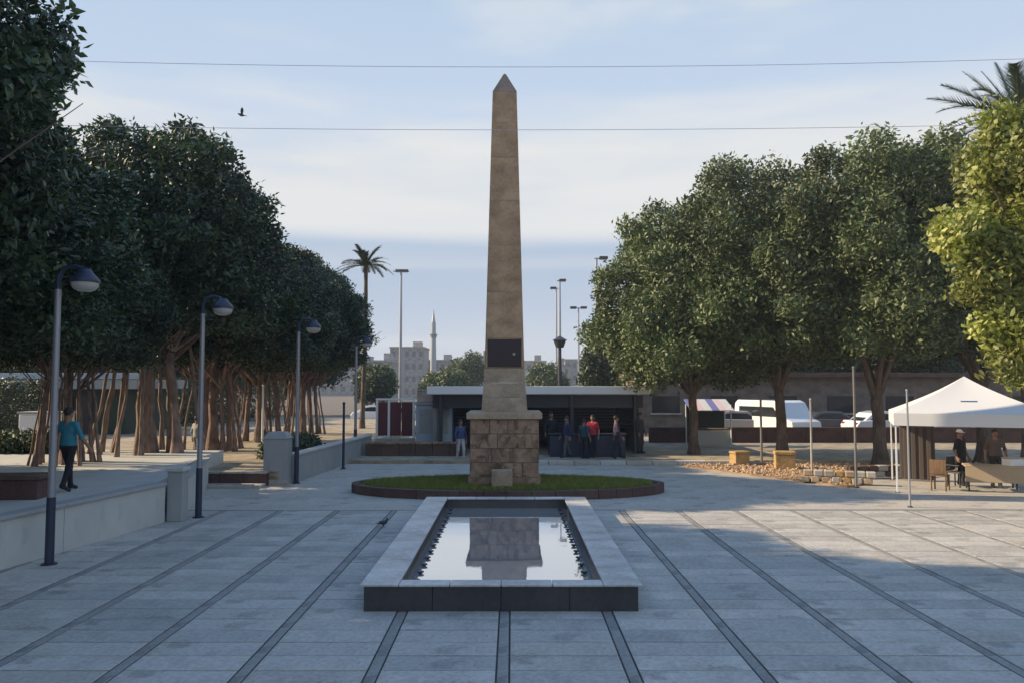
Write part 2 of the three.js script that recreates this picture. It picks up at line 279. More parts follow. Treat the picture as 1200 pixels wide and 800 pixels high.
// ------------------------------------------------------------------ reflecting pool
{
  const L = POOL.z0 - POOL.z1, o = thing('reflecting_pool', 'long rectangular pool of still water with pale stone rim', 'pool', [POOL.x, 0, (POOL.z0 + POOL.z1) / 2]);
  const w = POOL.w, hz = L / 2, TH = 0.335, RIM = 0.032, CW = 0.53, CN = 0.28;
  const px = n => Array.from({ length: n }, (_, i) => i);
  for (const i of px(4)) { part('facing_slab', rbox((w - 0.1) / 4 - 0.006, TH, 0.1, -w / 2 + 0.05 + (i + 0.5) * (w - 0.1) / 4, 0, hz - 0.09, 0.006), M.darkGranite, o); part('facing_slab', rbox((w - 0.1) / 4 - 0.006, TH, 0.1, -w / 2 + 0.05 + (i + 0.5) * (w - 0.1) / 4, 0, -hz + 0.09, 0.006), M.darkGranite, o); }
  for (const s of [-1, 1]) for (const i of px(9)) part('facing_slab', rbox(0.1, TH, (L - 0.4) / 9 - 0.006, s * (w / 2 - 0.09), 0, -hz + 0.2 + (i + 0.5) * (L - 0.4) / 9, 0.006), M.darkGranite, o);
  const iw = w / 2 - CW + 0.05;                                       // inner walls
  for (const s of [-1, 1]) part('inner_wall', box(0.12, TH - 0.01, L - 2 * CN + 0.1, s * (iw + 0.06), 0, 0), M.darkGranite, o);
  part('inner_wall', box(2 * iw, TH - 0.01, 0.12, 0, 0, hz - CN + 0.1), M.darkGranite, o); part('inner_wall', box(2 * iw, TH - 0.01, 0.12, 0, 0, -hz + CN - 0.1), M.darkGranite, o);
  const R = rng(19);
  for (const s of [-1, 1]) for (const i of px(11)) { const l = L / 11; part('coping_slab', rbox(CW, RIM, l - 0.008, s * (w / 2 - CW / 2), TH + 0.002, -hz + (i + 0.5) * l, 0.012), M.coping[Math.floor(R() * 3)], o); }
  const cw = w - 2 * CW;
  for (const [z] of [[hz - CN / 2], [-hz + CN / 2]]) for (const i of px(4)) part('coping_slab', rbox(cw / 4 - 0.008, RIM, CN, -cw / 2 + (i + 0.5) * cw / 4, TH + 0.002, z, 0.012), M.coping[Math.floor(R() * 3)], o);
  part('floor', box(2 * iw, 0.02, L - 2 * CN + 0.1, 0, 0.002, 0), M.darkGranite, o);
  const water = new THREE.MeshPhysicalMaterial({ color: C(0.62, 0.65, 0.68), metalness: 0.6, roughness: 0.015, clearcoat: 1, clearcoatRoughness: 0.01, bumpMap: rep(Tb.water, 0.5), bumpScale: 0.0012 });
  part('water', metreUV(new THREE.PlaneGeometry(2 * iw, L - 2 * CN + 0.08).rotateX(-Math.PI / 2).translate(0, 0.135, 0)), water, o);
  const noz = mergeGeometries([cyl(0.03, 0.022, 0.12, 0, 0.03, 0, 8).toNonIndexed(), cyl(0.05, 0.05, 0.02, 0, 0.132, 0, 8).toNonIndexed()]);
  for (const s of [-1, 1]) for (const i of px(15)) part('fountain_nozzle', noz, M.darkSteel, o).position.set(s * (iw - 0.17), 0.02, -hz + CN + 0.3 + i * (L - 2 * CN - 0.6) / 14);
}

// ------------------------------------------------------------------ monument: grass island, obelisk, block
const ISL = { x: -0.12, z: -22.6, rx: 4.55, rz: 1.95, h: 0.25 };
{
  const o = thing('grass_island', 'low oval kerbed bed of grass around the obelisk', 'flower bed', [ISL.x, 0, ISL.z]);
  const n = 44, R = rng(3);
  for (let i = 0; i < n; i++) {
    const a0 = i / n * 2 * Math.PI + 0.002, a1 = (i + 1) / n * 2 * Math.PI - 0.002, pt = (a, k) => [Math.cos(a) * (ISL.rx - k), Math.sin(a) * (ISL.rz - k)];
    part('kerb_stone', prism([pt(a0, 0), pt((a0 + a1) / 2, 0), pt(a1, 0), pt(a1, 0.2), pt(a0, 0.2)], 0, ISL.h + (R() - 0.5) * 0.006), R() < 0.6 ? M.redStone : M.brownStone, o);
  }
  const e = []; for (let i = 0; i < 64; i++) { const a = i / 64 * 2 * Math.PI; e.push([Math.cos(a) * (ISL.rx - 0.201), Math.sin(a) * (ISL.rz - 0.201)]); }
  part('turf', prism(e, 0.004, ISL.h - 0.03), textured(0.06, 0.085, 0.025, 0.95, soilMap, roughB, 0.02), o);
  const blade = new THREE.BufferGeometry(); const bp = [];
  const br = rng(8); for (let k = 0; k < 7; k++) { const a = br() * 6.28, x = (br() - 0.5) * 0.08, z = (br() - 0.5) * 0.08, h = 0.05 + br() * 0.06, lx = (br() - 0.5) * 0.06, lz = (br() - 0.5) * 0.06, c = Math.cos(a) * 0.006, s = Math.sin(a) * 0.006; bp.push(x - c, 0, z - s, x + c, 0, z + s, x + lx, h, z + lz); }
  blade.setAttribute('position', new THREE.Float32BufferAttribute(bp, 3)); blade.computeVertexNormals();
  const N = 9000, g = new THREE.InstancedMesh(blade, new THREE.MeshPhysicalMaterial({ color: C(1, 1, 1), roughness: 0.8, transmission: 0.3, thickness: 0, side: THREE.DoubleSide }), N), q = new THREE.Matrix4(), c = new THREE.Color();
  for (let i = 0; i < N; i++) { const a = R() * 6.283, r = Math.sqrt(R()) * 0.97; q.makeRotationY(R() * 6.28).scale(new THREE.Vector3(1.2, 0.8 + R() * 0.7, 1.2)).setPosition(Math.cos(a) * r * (ISL.rx - 0.22), ISL.h - 0.03, Math.sin(a) * r * (ISL.rz - 0.22)); g.setMatrixAt(i, q); const y = R(); g.setColorAt(i, c.setRGB(0.13 + 0.17 * y, 0.19 + 0.11 * y, 0.04)); }
  g.name = 'grass'; g.userData.kind = 'stuff'; o.add(g);
}
{
  const cz = -22.95, cx = -0.22, y0 = ISL.h - 0.04, hAt = (py, d) => atD(600, py, d).y, R = rng(41);
  const o = thing('obelisk', 'tall tapering brown stone obelisk on a rough square plinth', 'obelisk', [cx, y0, cz]);
  const capTop = hAt(483, 21.9) - y0, capBot = hAt(491, 21.9) - y0;
  part('base_course', rbox(2.06, 0.26, 2.06, 0, 0, 0, 0.02), M.plinth[1], o);
  // plinth die of rough blocks in four courses
  const rows = 4, rh = (capBot - 0.27) / rows;
  part('core', box(1.8, capBot - 0.27, 1.8, 0, 0.265, 0), M.plinth[3], o);
  for (let r = 0; r < rows; r++) for (let f = 0; f < 4; f++) {
    const cuts = [-0.975, ...(r % 2 ? [-0.42, 0.18] : [-0.15, 0.5]).map(v => v + (R() - 0.5) * 0.2), 0.975];
    for (let i = 0; i < 3; i++) { const a = cuts[i], b = cuts[i + 1], g = rbox(b - a - 0.004, rh - 0.004, 0.12, (a + b) / 2, 0.266 + r * rh, 0.915 + R() * 0.012, 0.01, 1).rotateY(f * Math.PI / 2); part('plinth_block', metreUV(g, 1, R() * 3, R() * 3), M.plinth[Math.floor(R() * 4)], o); }
  }
  part('cornice', rbox(2.16, capTop - capBot, 2.16, 0, capBot, 0, 0.03), M.sandPale, o);
  // lower shaft (die), plaque, upper shaft in courses, pyramidion
  const dieTop = hAt(431, 22.33) - y0, plTop = hAt(396, 22.35) - y0, shTop = hAt(107, 22.6) - y0, tip = hAt(87, 22.95) - y0;
  const wAt = y => y < dieTop ? 1.33 + (1.16 - 1.33) * (y - capTop) / (dieTop - capTop) : 1.16 + (0.72 - 1.16) * (y - dieTop) / (shTop - dieTop);
  const seg = (ya, yb, m) => part('shaft_block', metreUV(frustum(wAt(ya), wAt(ya), wAt(yb), wAt(yb), yb - ya - 0.006, ya), 1, R() * 3, R() * 3), m, o);
  let y = capTop; for (let i = 0; i < 3; i++) { const yn = capTop + (dieTop - capTop) * (i + 1) / 3; seg(y, yn, M.sandPale); y = yn; }
  const cs = [plTop, plTop + 1.35, plTop + 2.75, plTop + 4.1, plTop + 5.4, shTop - 0.95, shTop]; cs.forEach((yn, i) => { seg(y, yn, M.sand[(i * 2) % 3]); y = yn; });
  part('pyramidion', metreUV(frustum(0.72, 0.72, 0.06, 0.06, tip - shTop, shTop)), M.capDark, o);
  const ph = plTop - dieTop, pm = dieTop + ph / 2, pl = part('plaque', rbox(1.0, ph * 0.92, 0.05, 0, -ph * 0.46, 0, 0.01), M.bronze, o, 'dark bronze plaque on the obelisk shaft');
  pl.position.set(0, pm, wAt(pm) / 2 + 0.012); pl.rotation.x = -Math.atan2((1.16 - 0.72) / 2, shTop - dieTop);
  for (const s of [-1, 1]) part('frame_bar', rbox(0.05, ph * 0.98, 0.07, s * 0.52, -ph * 0.49, 0, 0.01), M.sand[0], pl);
  part('rosette', cyl(0.045, 0.035, 0.03, 0, 0, 0, 12).rotateX(Math.PI / 2).translate(0.28, -0.03, 0.02), M.pale, pl);
  const b = thing('stone_block', 'squared pale stone block standing before the obelisk plinth', 'stone block', [-0.28, ISL.h - 0.035, -21.55]);
  part('body', rbox(0.58, 0.52, 0.4, 0, 0, 0, 0.03), M.block, b); part('tablet', rbox(0.46, 0.36, 0.03, 0, 0.08, 0.2, 0.01), M.sandPale, b);
}

// ------------------------------------------------------------------ trees
const leafMat = (t = 0.35) => new THREE.MeshPhysicalMaterial({ color: C(1, 1, 1), roughness: 0.55, transmission: t, thickness: 0, side: THREE.DoubleSide });
const LEAF = leafMat(0.4), LEAF_BRIGHT = leafMat(0.55);
function leafCluster(seed, n, spread, len, wid) {
  const R = rng(seed), pos = [], V = THREE.Vector3;
  for (let k = 0; k < n; k++) {
    const p = new V(R() - 0.5, R() - 0.5, R() - 0.5).multiplyScalar(2 * spread), d = new V(R() - 0.5, R() - 0.6, R() - 0.5).normalize(), s = d.clone().cross(new V(R() - 0.5, R() + 0.4, R() - 0.5)).normalize(), up = s.clone().cross(d);
    const l = len * (0.7 + 0.6 * R()), w = wid * (0.7 + 0.6 * R()), m = p.clone().addScaledVector(d, l * 0.45).addScaledVector(up, -w * 0.25), a = m.clone().addScaledVector(s, w / 2).addScaledVector(up, w * 0.25), b = m.clone().addScaledVector(s, -w / 2).addScaledVector(up, w * 0.25), e = p.clone().addScaledVector(d, l).addScaledVector(up, -l * 0.12);
    pos.push(...p.toArray(), ...a.toArray(), ...e.toArray(), ...p.toArray(), ...e.toArray(), ...b.toArray());
  }
  const g = new THREE.BufferGeometry(); g.setAttribute('position', new THREE.Float32BufferAttribute(pos, 3)); g.computeVertexNormals(); return g;
}
const CLUSTER = { fig: leafCluster(1, 11, 0.17, 0.15, 0.075), loose: leafCluster(2, 9, 0.2, 0.17, 0.085), broad: leafCluster(3, 11, 0.2, 0.135, 0.08), coarse: leafCluster(4, 12, 0.34, 0.3, 0.16) };
// lobes: [x, y, z, rx, ry, rz]; leaves thin out towards the middle of each lobe and are cut below yMin
function crown(lobes, n, cluster, mat, tones, seed, yMin, depth = 0.3) {
  const R = rng(seed), g = new THREE.InstancedMesh(cluster, mat, n), q = new THREE.Quaternion(), m = new THREE.Matrix4(), e = new THREE.Euler(), c = new THREE.Color();
  const lobeTone = lobes.map(() => 0.72 + 0.66 * R()), area = lobes.map(l => Math.pow(l[3] * l[4] * l[5], 2 / 3)), tot = area.reduce((a, b) => a + b); let i = 0, guard = 0;
  while (i < n && guard++ < n * 30) {
    let k = 0, t = R() * tot; while (t > area[k] && k < lobes.length - 1) t -= area[k++];
    const L = lobes[k], z = R() * 2 - 1, a = R() * 6.2832, s = Math.sqrt(1 - z * z), r = 1 - Math.abs(R() + R() - 1) * depth * 2 + (R() < 0.09 ? 0.16 * R() : 0);
    const x = L[0] + s * Math.cos(a) * r * L[3], y = L[1] + z * r * L[4], w = L[2] + s * Math.sin(a) * r * L[5];
    if (y < yMin + (R() - 0.5) * 0.35) continue;
    let inside = false; for (let j = 0; j < lobes.length; j++) if (j !== k) { const o = lobes[j], d = ((x - o[0]) / o[3]) ** 2 + ((y - o[1]) / o[4]) ** 2 + ((w - o[2]) / o[5]) ** 2; if (d < 0.62) { inside = true; break; } }
    if (inside && R() < 0.8) continue;
    e.set(R() * 6.28, R() * 6.28, R() * 6.28); const sc = 0.75 + R() * 0.6;
    m.compose(new THREE.Vector3(x, y, w), q.setFromEuler(e), new THREE.Vector3(sc, sc, sc)); g.setMatrixAt(i, m);
    const tn = tones[Math.floor(R() * tones.length)], v = (0.8 + 0.4 * R()) * lobeTone[k]; g.setColorAt(i, c.setRGB(tn[0] * v, tn[1] * v, tn[2] * v)); i++;
  }
  g.count = i; g.name = 'crown'; g.userData.kind = 'stuff'; g.castShadow = g.receiveShadow = true; return g;
}
const DARK = [[0.026, 0.054, 0.015], [0.036, 0.070, 0.018], [0.046, 0.084, 0.020], [0.030, 0.060, 0.020]];
const MIDT = [[0.092, 0.138, 0.036], [0.115, 0.160, 0.043], [0.14, 0.18, 0.054], [0.075, 0.118, 0.040], [0.165, 0.195, 0.08]];
const LIME = [[0.30, 0.34, 0.05], [0.36, 0.39, 0.07], [0.22, 0.275, 0.045], [0.40, 0.41, 0.09]];
function tufted(lobes, seed, keep = 1) {                               // small tufts stand out of every lobe
  const R = rng(seed), l = [];
  lobes.forEach((b, i) => { l.push(b); if (i < keep) return; const n = 5; for (let k = 0; k < n; k++) { const z = R() * 1.7 - 0.7, a = R() * 6.283, s = Math.sqrt(Math.max(0, 1 - z * z)), q = 0.24 + 0.24 * R(), e = 0.86 + 0.16 * R(); l.push([b[0] + s * Math.cos(a) * b[3] * e, b[1] + z * b[4] * e, b[2] + s * Math.sin(a) * b[5] * e, b[3] * q, b[4] * q, b[5] * q]); } });
  return l;
}
function domeLobes(seed, cy, rx, ry, rz, nsub, sub) {
  const R = rng(seed), l = [[0, cy, 0, rx * 0.74, ry * 0.74, rz * 0.74]];
  for (let i = 0; i < nsub; i++) { const z = 1 - (i + 0.5) / nsub * 1.75, a = i * 2.399963 + R(), s = Math.sqrt(Math.max(0, 1 - z * z)), r = sub * (0.55 + 0.6 * R()), k = 0.62 + 0.22 * R(); l.push([s * Math.cos(a) * (rx - r * k), cy + z * (ry - r * k), s * Math.sin(a) * (rz - r * k), r * (0.9 + 0.35 * R()), r * (0.75 + 0.3 * R()), r * (0.9 + 0.35 * R())]); }
  return l;
}
// a clump of aerial-root stems that fork into the crown
function figStems(seed, n, spread, fork, top, rad) {
  const R = rng(seed), g = [];
  for (let i = 0; i < n; i++) {
    const a = i / n * 6.283 + R() * 0.8, r = i ? spread * (0.4 + 0.6 * R()) : 0, x = Math.cos(a) * r, z = Math.sin(a) * r, rr = i ? rad * (0.25 + 0.95 * R() * R() + 0.2 * R()) : rad * 1.5, f = fork * (0.75 + 0.4 * R());
    const pts = [], ra = []; for (let k = 0; k <= 6; k++) { const t = k / 6; pts.push([x * (1.15 - 0.35 * t) + (R() - 0.5) * 0.07, -0.03 + f * t, z * (1.15 - 0.35 * t) + (R() - 0.5) * 0.07]); ra.push(rr * (k === 0 ? 1.6 : k === 1 ? 1.12 : 1 - 0.25 * t)); }
    g.push(tube(pts, ra, 8));
    const E = pts[6];
    for (let b = 0; b < 3; b++) { const ba = a + (b - 1) * 1.0 + (R() - 0.5) * 0.6, len = (top - f) * (0.65 + 0.4 * R()), o = 0.5 + R() * 0.8, q = [], qr = []; for (let k = 0; k <= 4; k++) { const t = k / 4; q.push([E[0] + Math.cos(ba) * len * o * t + (R() - 0.5) * 0.1 * t, E[1] - 0.05 + len * t * (1 - 0.12 * t), E[2] + Math.sin(ba) * len * o * t + (R() - 0.5) * 0.1 * t]); qr.push(rr * 0.7 * (1 - 0.8 * t)); } g.push(tube(q, qr, 6)); }
  }
  return g;
}
const figLobes = seed => { const R = rng(seed + 1), l = [[0, 6.3, 0, 2.9, 2.4, 2.9], [0, 8.0, 0, 2.3, 2.0, 2.3]]; for (const [y, r, n, s] of [[4.5, 2.75, 10, 1.0], [5.8, 3.0, 11, 1.05], [7.3, 2.75, 10, 1.1], [8.6, 2.0, 8, 1.0], [9.4, 0.9, 4, 0.9]]) for (let i = 0; i < n; i++) { const a = (i + R() * 0.7) / n * 6.283, q = r * (0.9 + 0.2 * R()), t = s * (0.8 + 0.4 * R()); l.push([Math.cos(a) * q, y + (R() - 0.5) * 0.6, Math.sin(a) * q, t, t * 0.9, t]); } return l; };
const figProto = [];
function figTree(x, y, z, turn, sx, sy, kind, label, group) {
  if (!figProto[kind]) {
    const g = new THREE.Group(), R = [11, 23, 37][kind];
    part('trunk', figStems(R, 15, 1.35, 3.5, 6.8, 0.14), M.barkL, g);
    g.add(crown(tufted(figLobes(R), R + 2, 2), 9500, CLUSTER.fig, LEAF, DARK, R, 3.7, 0.3));
    figProto[kind] = g;
  }
  const o = figProto[kind].clone(); o.name = numbered('ficus_tree'); o.position.set(x, y, z); o.rotation.y = turn; o.scale.set(sx, sy, sx); o.userData = { label, category: 'tree' }; if (group) o.userData.group = group; scene.add(o); return o;
}
for (const [x, d, turn, sx, sy, k, label, group] of [[-13.0, -3, 0.4, 1.3, 0.92, 1, 'dark clipped ficus shading the terrace wall from beside the stairs', 'ficus trees outside the view'], [-13.0, 5.2, 2.2, 1.3, 0.92, 2, 'dark clipped ficus shading the terrace wall from beside the stairs', 'ficus trees outside the view'], [-12.3, 12.5, 1.1, 1.13, 1.12, 0, 'tall dark ficus beside the terrace lamp at the white wall'],
  [-12.6, 16.7, 3.4, 1.0, 0.82, 1, 'dark ficus crown overhanging the brown bench block and turquoise shirted person'], [-12.7, 22.0, 5.0, 0.66, 0.74, 2, 'smaller ficus with its stem clump behind the turquoise shirted person'], [-12.1, 25.6, 0.2, 1.12, 1.04, 0, 'tallest ficus of the row, its sunlit top above the slim pillar lamp'], [-12.2, 31.4, 2.9, 0.98, 0.9, 2, 'dense dark ficus with pale stems behind the red brown step'], [-12.0, 36.6, 4.4, 0.95, 0.94, 1, 'dense dark ficus standing behind the stone gate pillar'], [-11.4, 41.8, 1.7, 0.9, 0.92, 0, 'dense dark ficus standing behind the blue grey low wall']])
  figTree(x, d < 26 ? TERR_Y : PARK_Y, -d, turn, sx, sy, k, label, group);

function spreadTree(name, x, y, z, o) {
  const t = thing(name, o.label, 'tree', [x, y, z], o.turn || 0, o.group), R = rng(o.seed), g = [];
  const forkY = o.fork, tr = o.rad, bend = (R() - 0.5) * 0.4;
  const pts = [], ra = []; for (let k = 0; k <= 7; k++) { const u = k / 7; pts.push([bend * u * u + (R() - 0.5) * 0.04, -0.04 + forkY * u, (R() - 0.5) * 0.05]); ra.push(tr * (k === 0 ? 1.7 : k === 1 ? 1.2 : 1 - 0.2 * u)); }
  g.push(tube(pts, ra, 10)); const E = pts[7], limbs = [];
  for (let b = 0; b < (o.limbs || 7); b++) {
    const a = b / (o.limbs || 7) * 6.283 + R(), out = o.rx * (0.45 + 0.35 * R()), up = (o.cy - forkY) * (0.7 + 0.7 * R()), q = [], qr = [];
    for (let k = 0; k <= 6; k++) { const u = k / 6; q.push([E[0] + Math.cos(a) * out * u + (R() - 0.5) * 0.2 * u, E[1] - 0.1 + up * Math.pow(u, 0.8), E[2] + Math.sin(a) * out * u + (R() - 0.5) * 0.2 * u]); qr.push(tr * 0.55 * (1 - 0.85 * u)); }
    limbs.push(tube(q, qr, 7));
    for (let c = 0; c < 3; c++) { const s = q[3 + c], ca = a + (R() - 0.5) * 2, l = o.rx * (0.3 + 0.3 * R()); limbs.push(tube([s, [s[0] + Math.cos(ca) * l * 0.5, s[1] + l * 0.35, s[2] + Math.sin(ca) * l * 0.5], [s[0] + Math.cos(ca) * l, s[1] + l * 0.6, s[2] + Math.sin(ca) * l]], [tr * 0.16, tr * 0.1, tr * 0.03], 5)); }
  }
  part('trunk', g, o.bark || M.barkR, t); part('limbs', limbs, o.bark || M.barkR, t);
  t.add(crown(tufted(o.lobes || domeLobes(o.seed, o.cy, o.rx, o.ry, o.rz, o.nsub || 26, o.sub || 1.5), o.seed + 3, o.lobes ? 0 : 1), o.n, o.cluster || CLUSTER.loose, o.mat || LEAF, o.tones || MIDT, o.seed + 5, o.yMin ?? 0, o.depth ?? 0.3));
  return t;
}
{
  const p = (px, d) => (px - 600) * d / 900;
  spreadTree('shade_tree', p(812, 33), 0, -33, { label: 'rounded grey green shade tree standing beside the dark pavilion', seed: 201, fork: 2.7, rad: 0.22, cy: 6.2, rx: 3.9, ry: 4.2, rz: 3.8, n: 10500, yMin: 1.7, sub: 1.6, nsub: 24 });
  spreadTree('shade_tree', p(915, 31.5), 0, -31.5, { label: 'tall broad shade tree behind the yellow stone blocks', seed: 233, fork: 2.9, rad: 0.24, cy: 7.5, rx: 4.6, ry: 4.4, rz: 4.2, n: 12500, yMin: 2.2, sub: 1.8, nsub: 25 });
  spreadTree('shade_tree', p(1030, 29), 0, -29, { label: 'large shade tree with bare lower limbs behind the white tent', seed: 261, fork: 2.6, rad: 0.26, cy: 7.7, rx: 4.7, ry: 4.3, rz: 4.2, n: 12500, yMin: 3.2, sub: 1.8, nsub: 25, limbs: 9 });
  spreadTree('shade_tree', p(1150, 30), 0, -30, { label: 'dark shade tree rising directly behind the tent peak', seed: 287, fork: 3.0, rad: 0.26, cy: 7.3, rx: 4.8, ry: 4.2, rz: 4.2, n: 11000, yMin: 2.6, sub: 1.8, nsub: 25, tones: DARK });
  const k = 16.5, L = (px, py, r, dz = 0) => { const v = atD(px, py, k + dz); return [v.x - 12.6, v.y, dz ? -dz : 0, r, r * 0.85, r]; };
  spreadTree('lime_tree', 12.6, 0, -k, { label: 'bright yellow green leafy tree with large leaves overhanging the tent', seed: 311, fork: 3.4, rad: 0.2, cy: 6.2, rx: 3.2, ry: 3, rz: 3, n: 8500, cluster: CLUSTER.broad, mat: LEAF_BRIGHT, tones: LIME, depth: 0.42,
    lobes: [L(1195, 175, 0.9), L(1190, 235, 1.0, 0.5), L(1130, 275, 0.62), L(1180, 300, 0.85), L(1150, 325, 0.55), L(1205, 380, 0.75), L(1190, 425, 0.5), L(1250, 190, 1.5), L(1260, 280, 1.7), L(1300, 240, 2.0, 1), L(1280, 370, 1.3), L(1340, 330, 1.9), L(1330, 210, 1.6, -1)] });
  // dark trees far behind on both sides
  const back = 'dark trees beyond the park', far = [[-31, 55, 4.6, 4.2], [-37, 62, 5.2, 4.6], [-26, 66, 4.4, 4.0], [-43, 54, 5, 4.5], [-20.5, 72, 4.2, 4.0], [-30, 76, 5.0, 4.6]];
  far.forEach(([x, d, r, h], i) => spreadTree('background_tree', x, 0, -d, { label: 'dark tree far behind the stems of the ficus row', group: back, seed: 400 + i * 7, fork: 2, rad: 0.25, cy: h + 1.2, rx: r, ry: h, rz: r, n: 2600, cluster: CLUSTER.coarse, tones: DARK, yMin: 1.0, sub: 1.8, nsub: 18 }));
  for (const [i, d] of [[0, 0], [1, 6], [2, 12], [3, 17.5]]) spreadTree('background_tree', -20.5, TERR_Y, -d, { label: 'round dark tree on the terrace outside the ficus row', group: 'second row of terrace trees', seed: 450 + i * 7, fork: 1.6, rad: 0.2, cy: 4.6, rx: 3.8, ry: 3.9, rz: 3.8, n: 2800, cluster: CLUSTER.coarse, tones: DARK, yMin: 0.9, sub: 1.5, nsub: 18 });
  const farR = [[17, 57, 4.8, 4.4], [26, 55, 5, 4.6], [35, 56, 5, 4.4], [43, 58, 5, 4.6], [9.5, 60, 3.6, 3.0]];
  farR.forEach(([x, d, r, h], i) => spreadTree('background_tree', x, 0, -d, { label: 'dark tree far behind the parked cars', group: 'dark trees behind the cars', seed: 500 + i * 7, fork: 2, rad: 0.25, cy: h + 1.2, rx: r, ry: h, rz: r, n: 2600, cluster: CLUSTER.coarse, tones: DARK, yMin: 1.0, sub: 1.8, nsub: 18 }));
}
function palm(px, py, d, y0, sc, rad, label, list, more) {
  const top = atD(px, py, d); top.y -= y0; const o = thing('palm_tree', label, 'palm', [top.x, y0, top.z]), R = rng(61);
  const pts = [], ra = []; for (let k = 0; k <= 16; k++) { const t = k / 16; pts.push([Math.sin(t * 2) * 0.15, -0.03 + (top.y + 0.03) * t, 0]); ra.push(rad * (k === 0 ? 1.5 : 1 - 0.25 * t + (k % 2) * 0.06)); }
  part('trunk', tube(pts, ra, 12), M.barkR, o);
  const fm = new THREE.MeshPhysicalMaterial({ color: C(0.055, 0.08, 0.035), roughness: 0.5, transmission: 0.2, thickness: 0, side: THREE.DoubleSide });
  const frond = (az, el, len, droop) => {
    const g = [], V = THREE.Vector3, f = new V(Math.cos(az), 0, -Math.sin(az)), side = new V(-f.z, 0, f.x), P = [], rr = [];
    for (let k = 0; k <= 14; k++) { const t = k / 14; P.push(new V(0.12, top.y - 0.1, 0).addScaledVector(f, Math.cos(el) * len * t).add(new V(0, Math.sin(el) * len * t - droop * t * t * len, 0))); rr.push(0.03 * (1 - 0.85 * t)); }
    g.push(tube(P, rr, 5).toNonIndexed()); const pos = [];
    for (let k = 4; k < 60; k++) {
      const t = k / 60 * 14, i = Math.min(13, Math.floor(t)), b = P[i].clone().lerp(P[i + 1], t - i), dir = P[i + 1].clone().sub(P[i]).normalize(), l = len * 0.17 * Math.sin(Math.PI * Math.min(1, 0.18 + 0.8 * k / 60)) + 0.1;
      for (const s of [-1, 1]) { const e = b.clone().addScaledVector(side, s * l * 0.62).addScaledVector(dir, l * 0.72).add(new V(0, l * (0.28 * (R() + 0.2)) - 0.05, 0)), w = dir.clone().multiplyScalar(0.028); pos.push(...b.clone().sub(w).toArray(), ...b.clone().add(w).toArray(), ...e.toArray()); }
    }
    const q = new THREE.BufferGeometry(); q.setAttribute('position', new THREE.Float32BufferAttribute(pos, 3)); q.computeVertexNormals(); q.setAttribute('uv', new THREE.Float32BufferAttribute(new Float32Array(pos.length / 3 * 2), 2)); g.push(q); return g;
  };
  for (const [az, el, len, droop] of list) part('frond', frond(az, el, len, droop), fm, o);
  for (let i = 0; i < more; i++) part('frond', frond(i * 0.66 + R() * 0.3 - 1.6, i % 3 === 0 ? 1.1 : 0.15 + R() * 0.5, (3.0 + R() * 0.6) * sc, 0.25 + R() * 0.35), fm, o);
}
palm(1192, 138, 27.5, 0, 1, 0.24, 'tall palm with long arching feather fronds above the shade trees', [[3.14, 0.36, 3.6, 0.12], [2.95, 0.62, 3.2, 0.1], [2.6, 0.95, 3.0, 0.08], [1.9, 1.25, 2.8, 0.05], [1.2, 1.2, 2.9, 0.06], [2.2, 1.1, 2.7, 0.06]], 20);
palm(426, 310, 47, PARK_Y, 0.6, 0.15, 'small slim palm at the end of the ficus row', [], 30);
{ // clipped hedge on the terrace, shrubs behind the park wall
  const hedge = (x, y, z, w, h, d, label, n, seed) => { const o = thing('hedge', label, 'hedge', [x, y, z]); part('stems', [-0.35, -0.1, 0.15, 0.38].map(k => tube([[k * w, -0.02, 0], [k * w + 0.03, h * 0.4, 0.04], [k * w, h * 0.85, 0]], [0.03, 0.025, 0.01], 5)), M.barkR, o); const R = rng(seed), l = []; for (let i = 0; i < 14; i++) l.push([(i / 13 - 0.5) * w * 0.94, h * 0.5, (R() - 0.5) * 0.1, w / 13, h * 0.52, d * 0.5]); o.add(crown(l, n, CLUSTER.fig, LEAF, [[0.07, 0.10, 0.035], [0.09, 0.12, 0.04], [0.055, 0.085, 0.03]], seed, 0.0, 0.28)); return o; };
  const a = onY(20, 530, TERR_Y); hedge(a.x - 1.5, TERR_Y, a.z, 5.6, 0.55, 0.7, 'low clipped green hedge on the terrace below the white cabinet', 900, 71);
  hedge(-22.5, PARK_Y, -47, 26, 3.0, 1.6, 'tall dark green hedge closing the park behind the stems', 4200, 72).rotation.y = 1.25;
  hedge(-8.4, PARK_Y, -29.5, 3.6, 0.55, 0.7, 'yellow green shrub bed behind the blue grey low wall', 700, 73).rotation.y = 1.4;
}

// ------------------------------------------------------------------ lamps, poles, wires
function plazaLamp(x, y, z, turn, label, group) {
  const o = thing('street_lamp', label, 'street lamp', [x, y, z], turn, group);
  part('base_sleeve', [cyl(0.076, 0.072, 1.15, 0, 0, 0, 20), cyl(0.13, 0.13, 0.02, 0, 0, 0, 20)], M.navy, o);
  part('pole', cyl(0.062, 0.052, 3.62, 0, 1.14, 0, 18), M.pole, o);
  part('arm', tube([[0, 4.7, 0], [0, 4.98, 0], [0.1, 5.14, 0], [0.28, 5.17, 0], [0.45, 5.12, 0]], [0.05, 0.045, 0.04, 0.036, 0.036], 10), M.navy, o);
  const head = part('head', new THREE.LatheGeometry([[0.001, 0.25], [0.09, 0.24], [0.13, 0.17], [0.18, 0.12], [0.235, 0.05], [0.25, 0], [0.225, 0]].map(p => new THREE.Vector2(...p)), 28).translate(0.47, 4.88, 0), M.navy, o);
  part('bowl', new THREE.LatheGeometry([[0.222, 0.0], [0.215, -0.06], [0.175, -0.12], [0.10, -0.155], [0.001, -0.165]].map(p => new THREE.Vector2(...p)), 28).translate(0.47, 4.878, 0), M.bowl, head);
  return o;
}
const g0 = (px, py, h = 0) => onY(px, py, h);
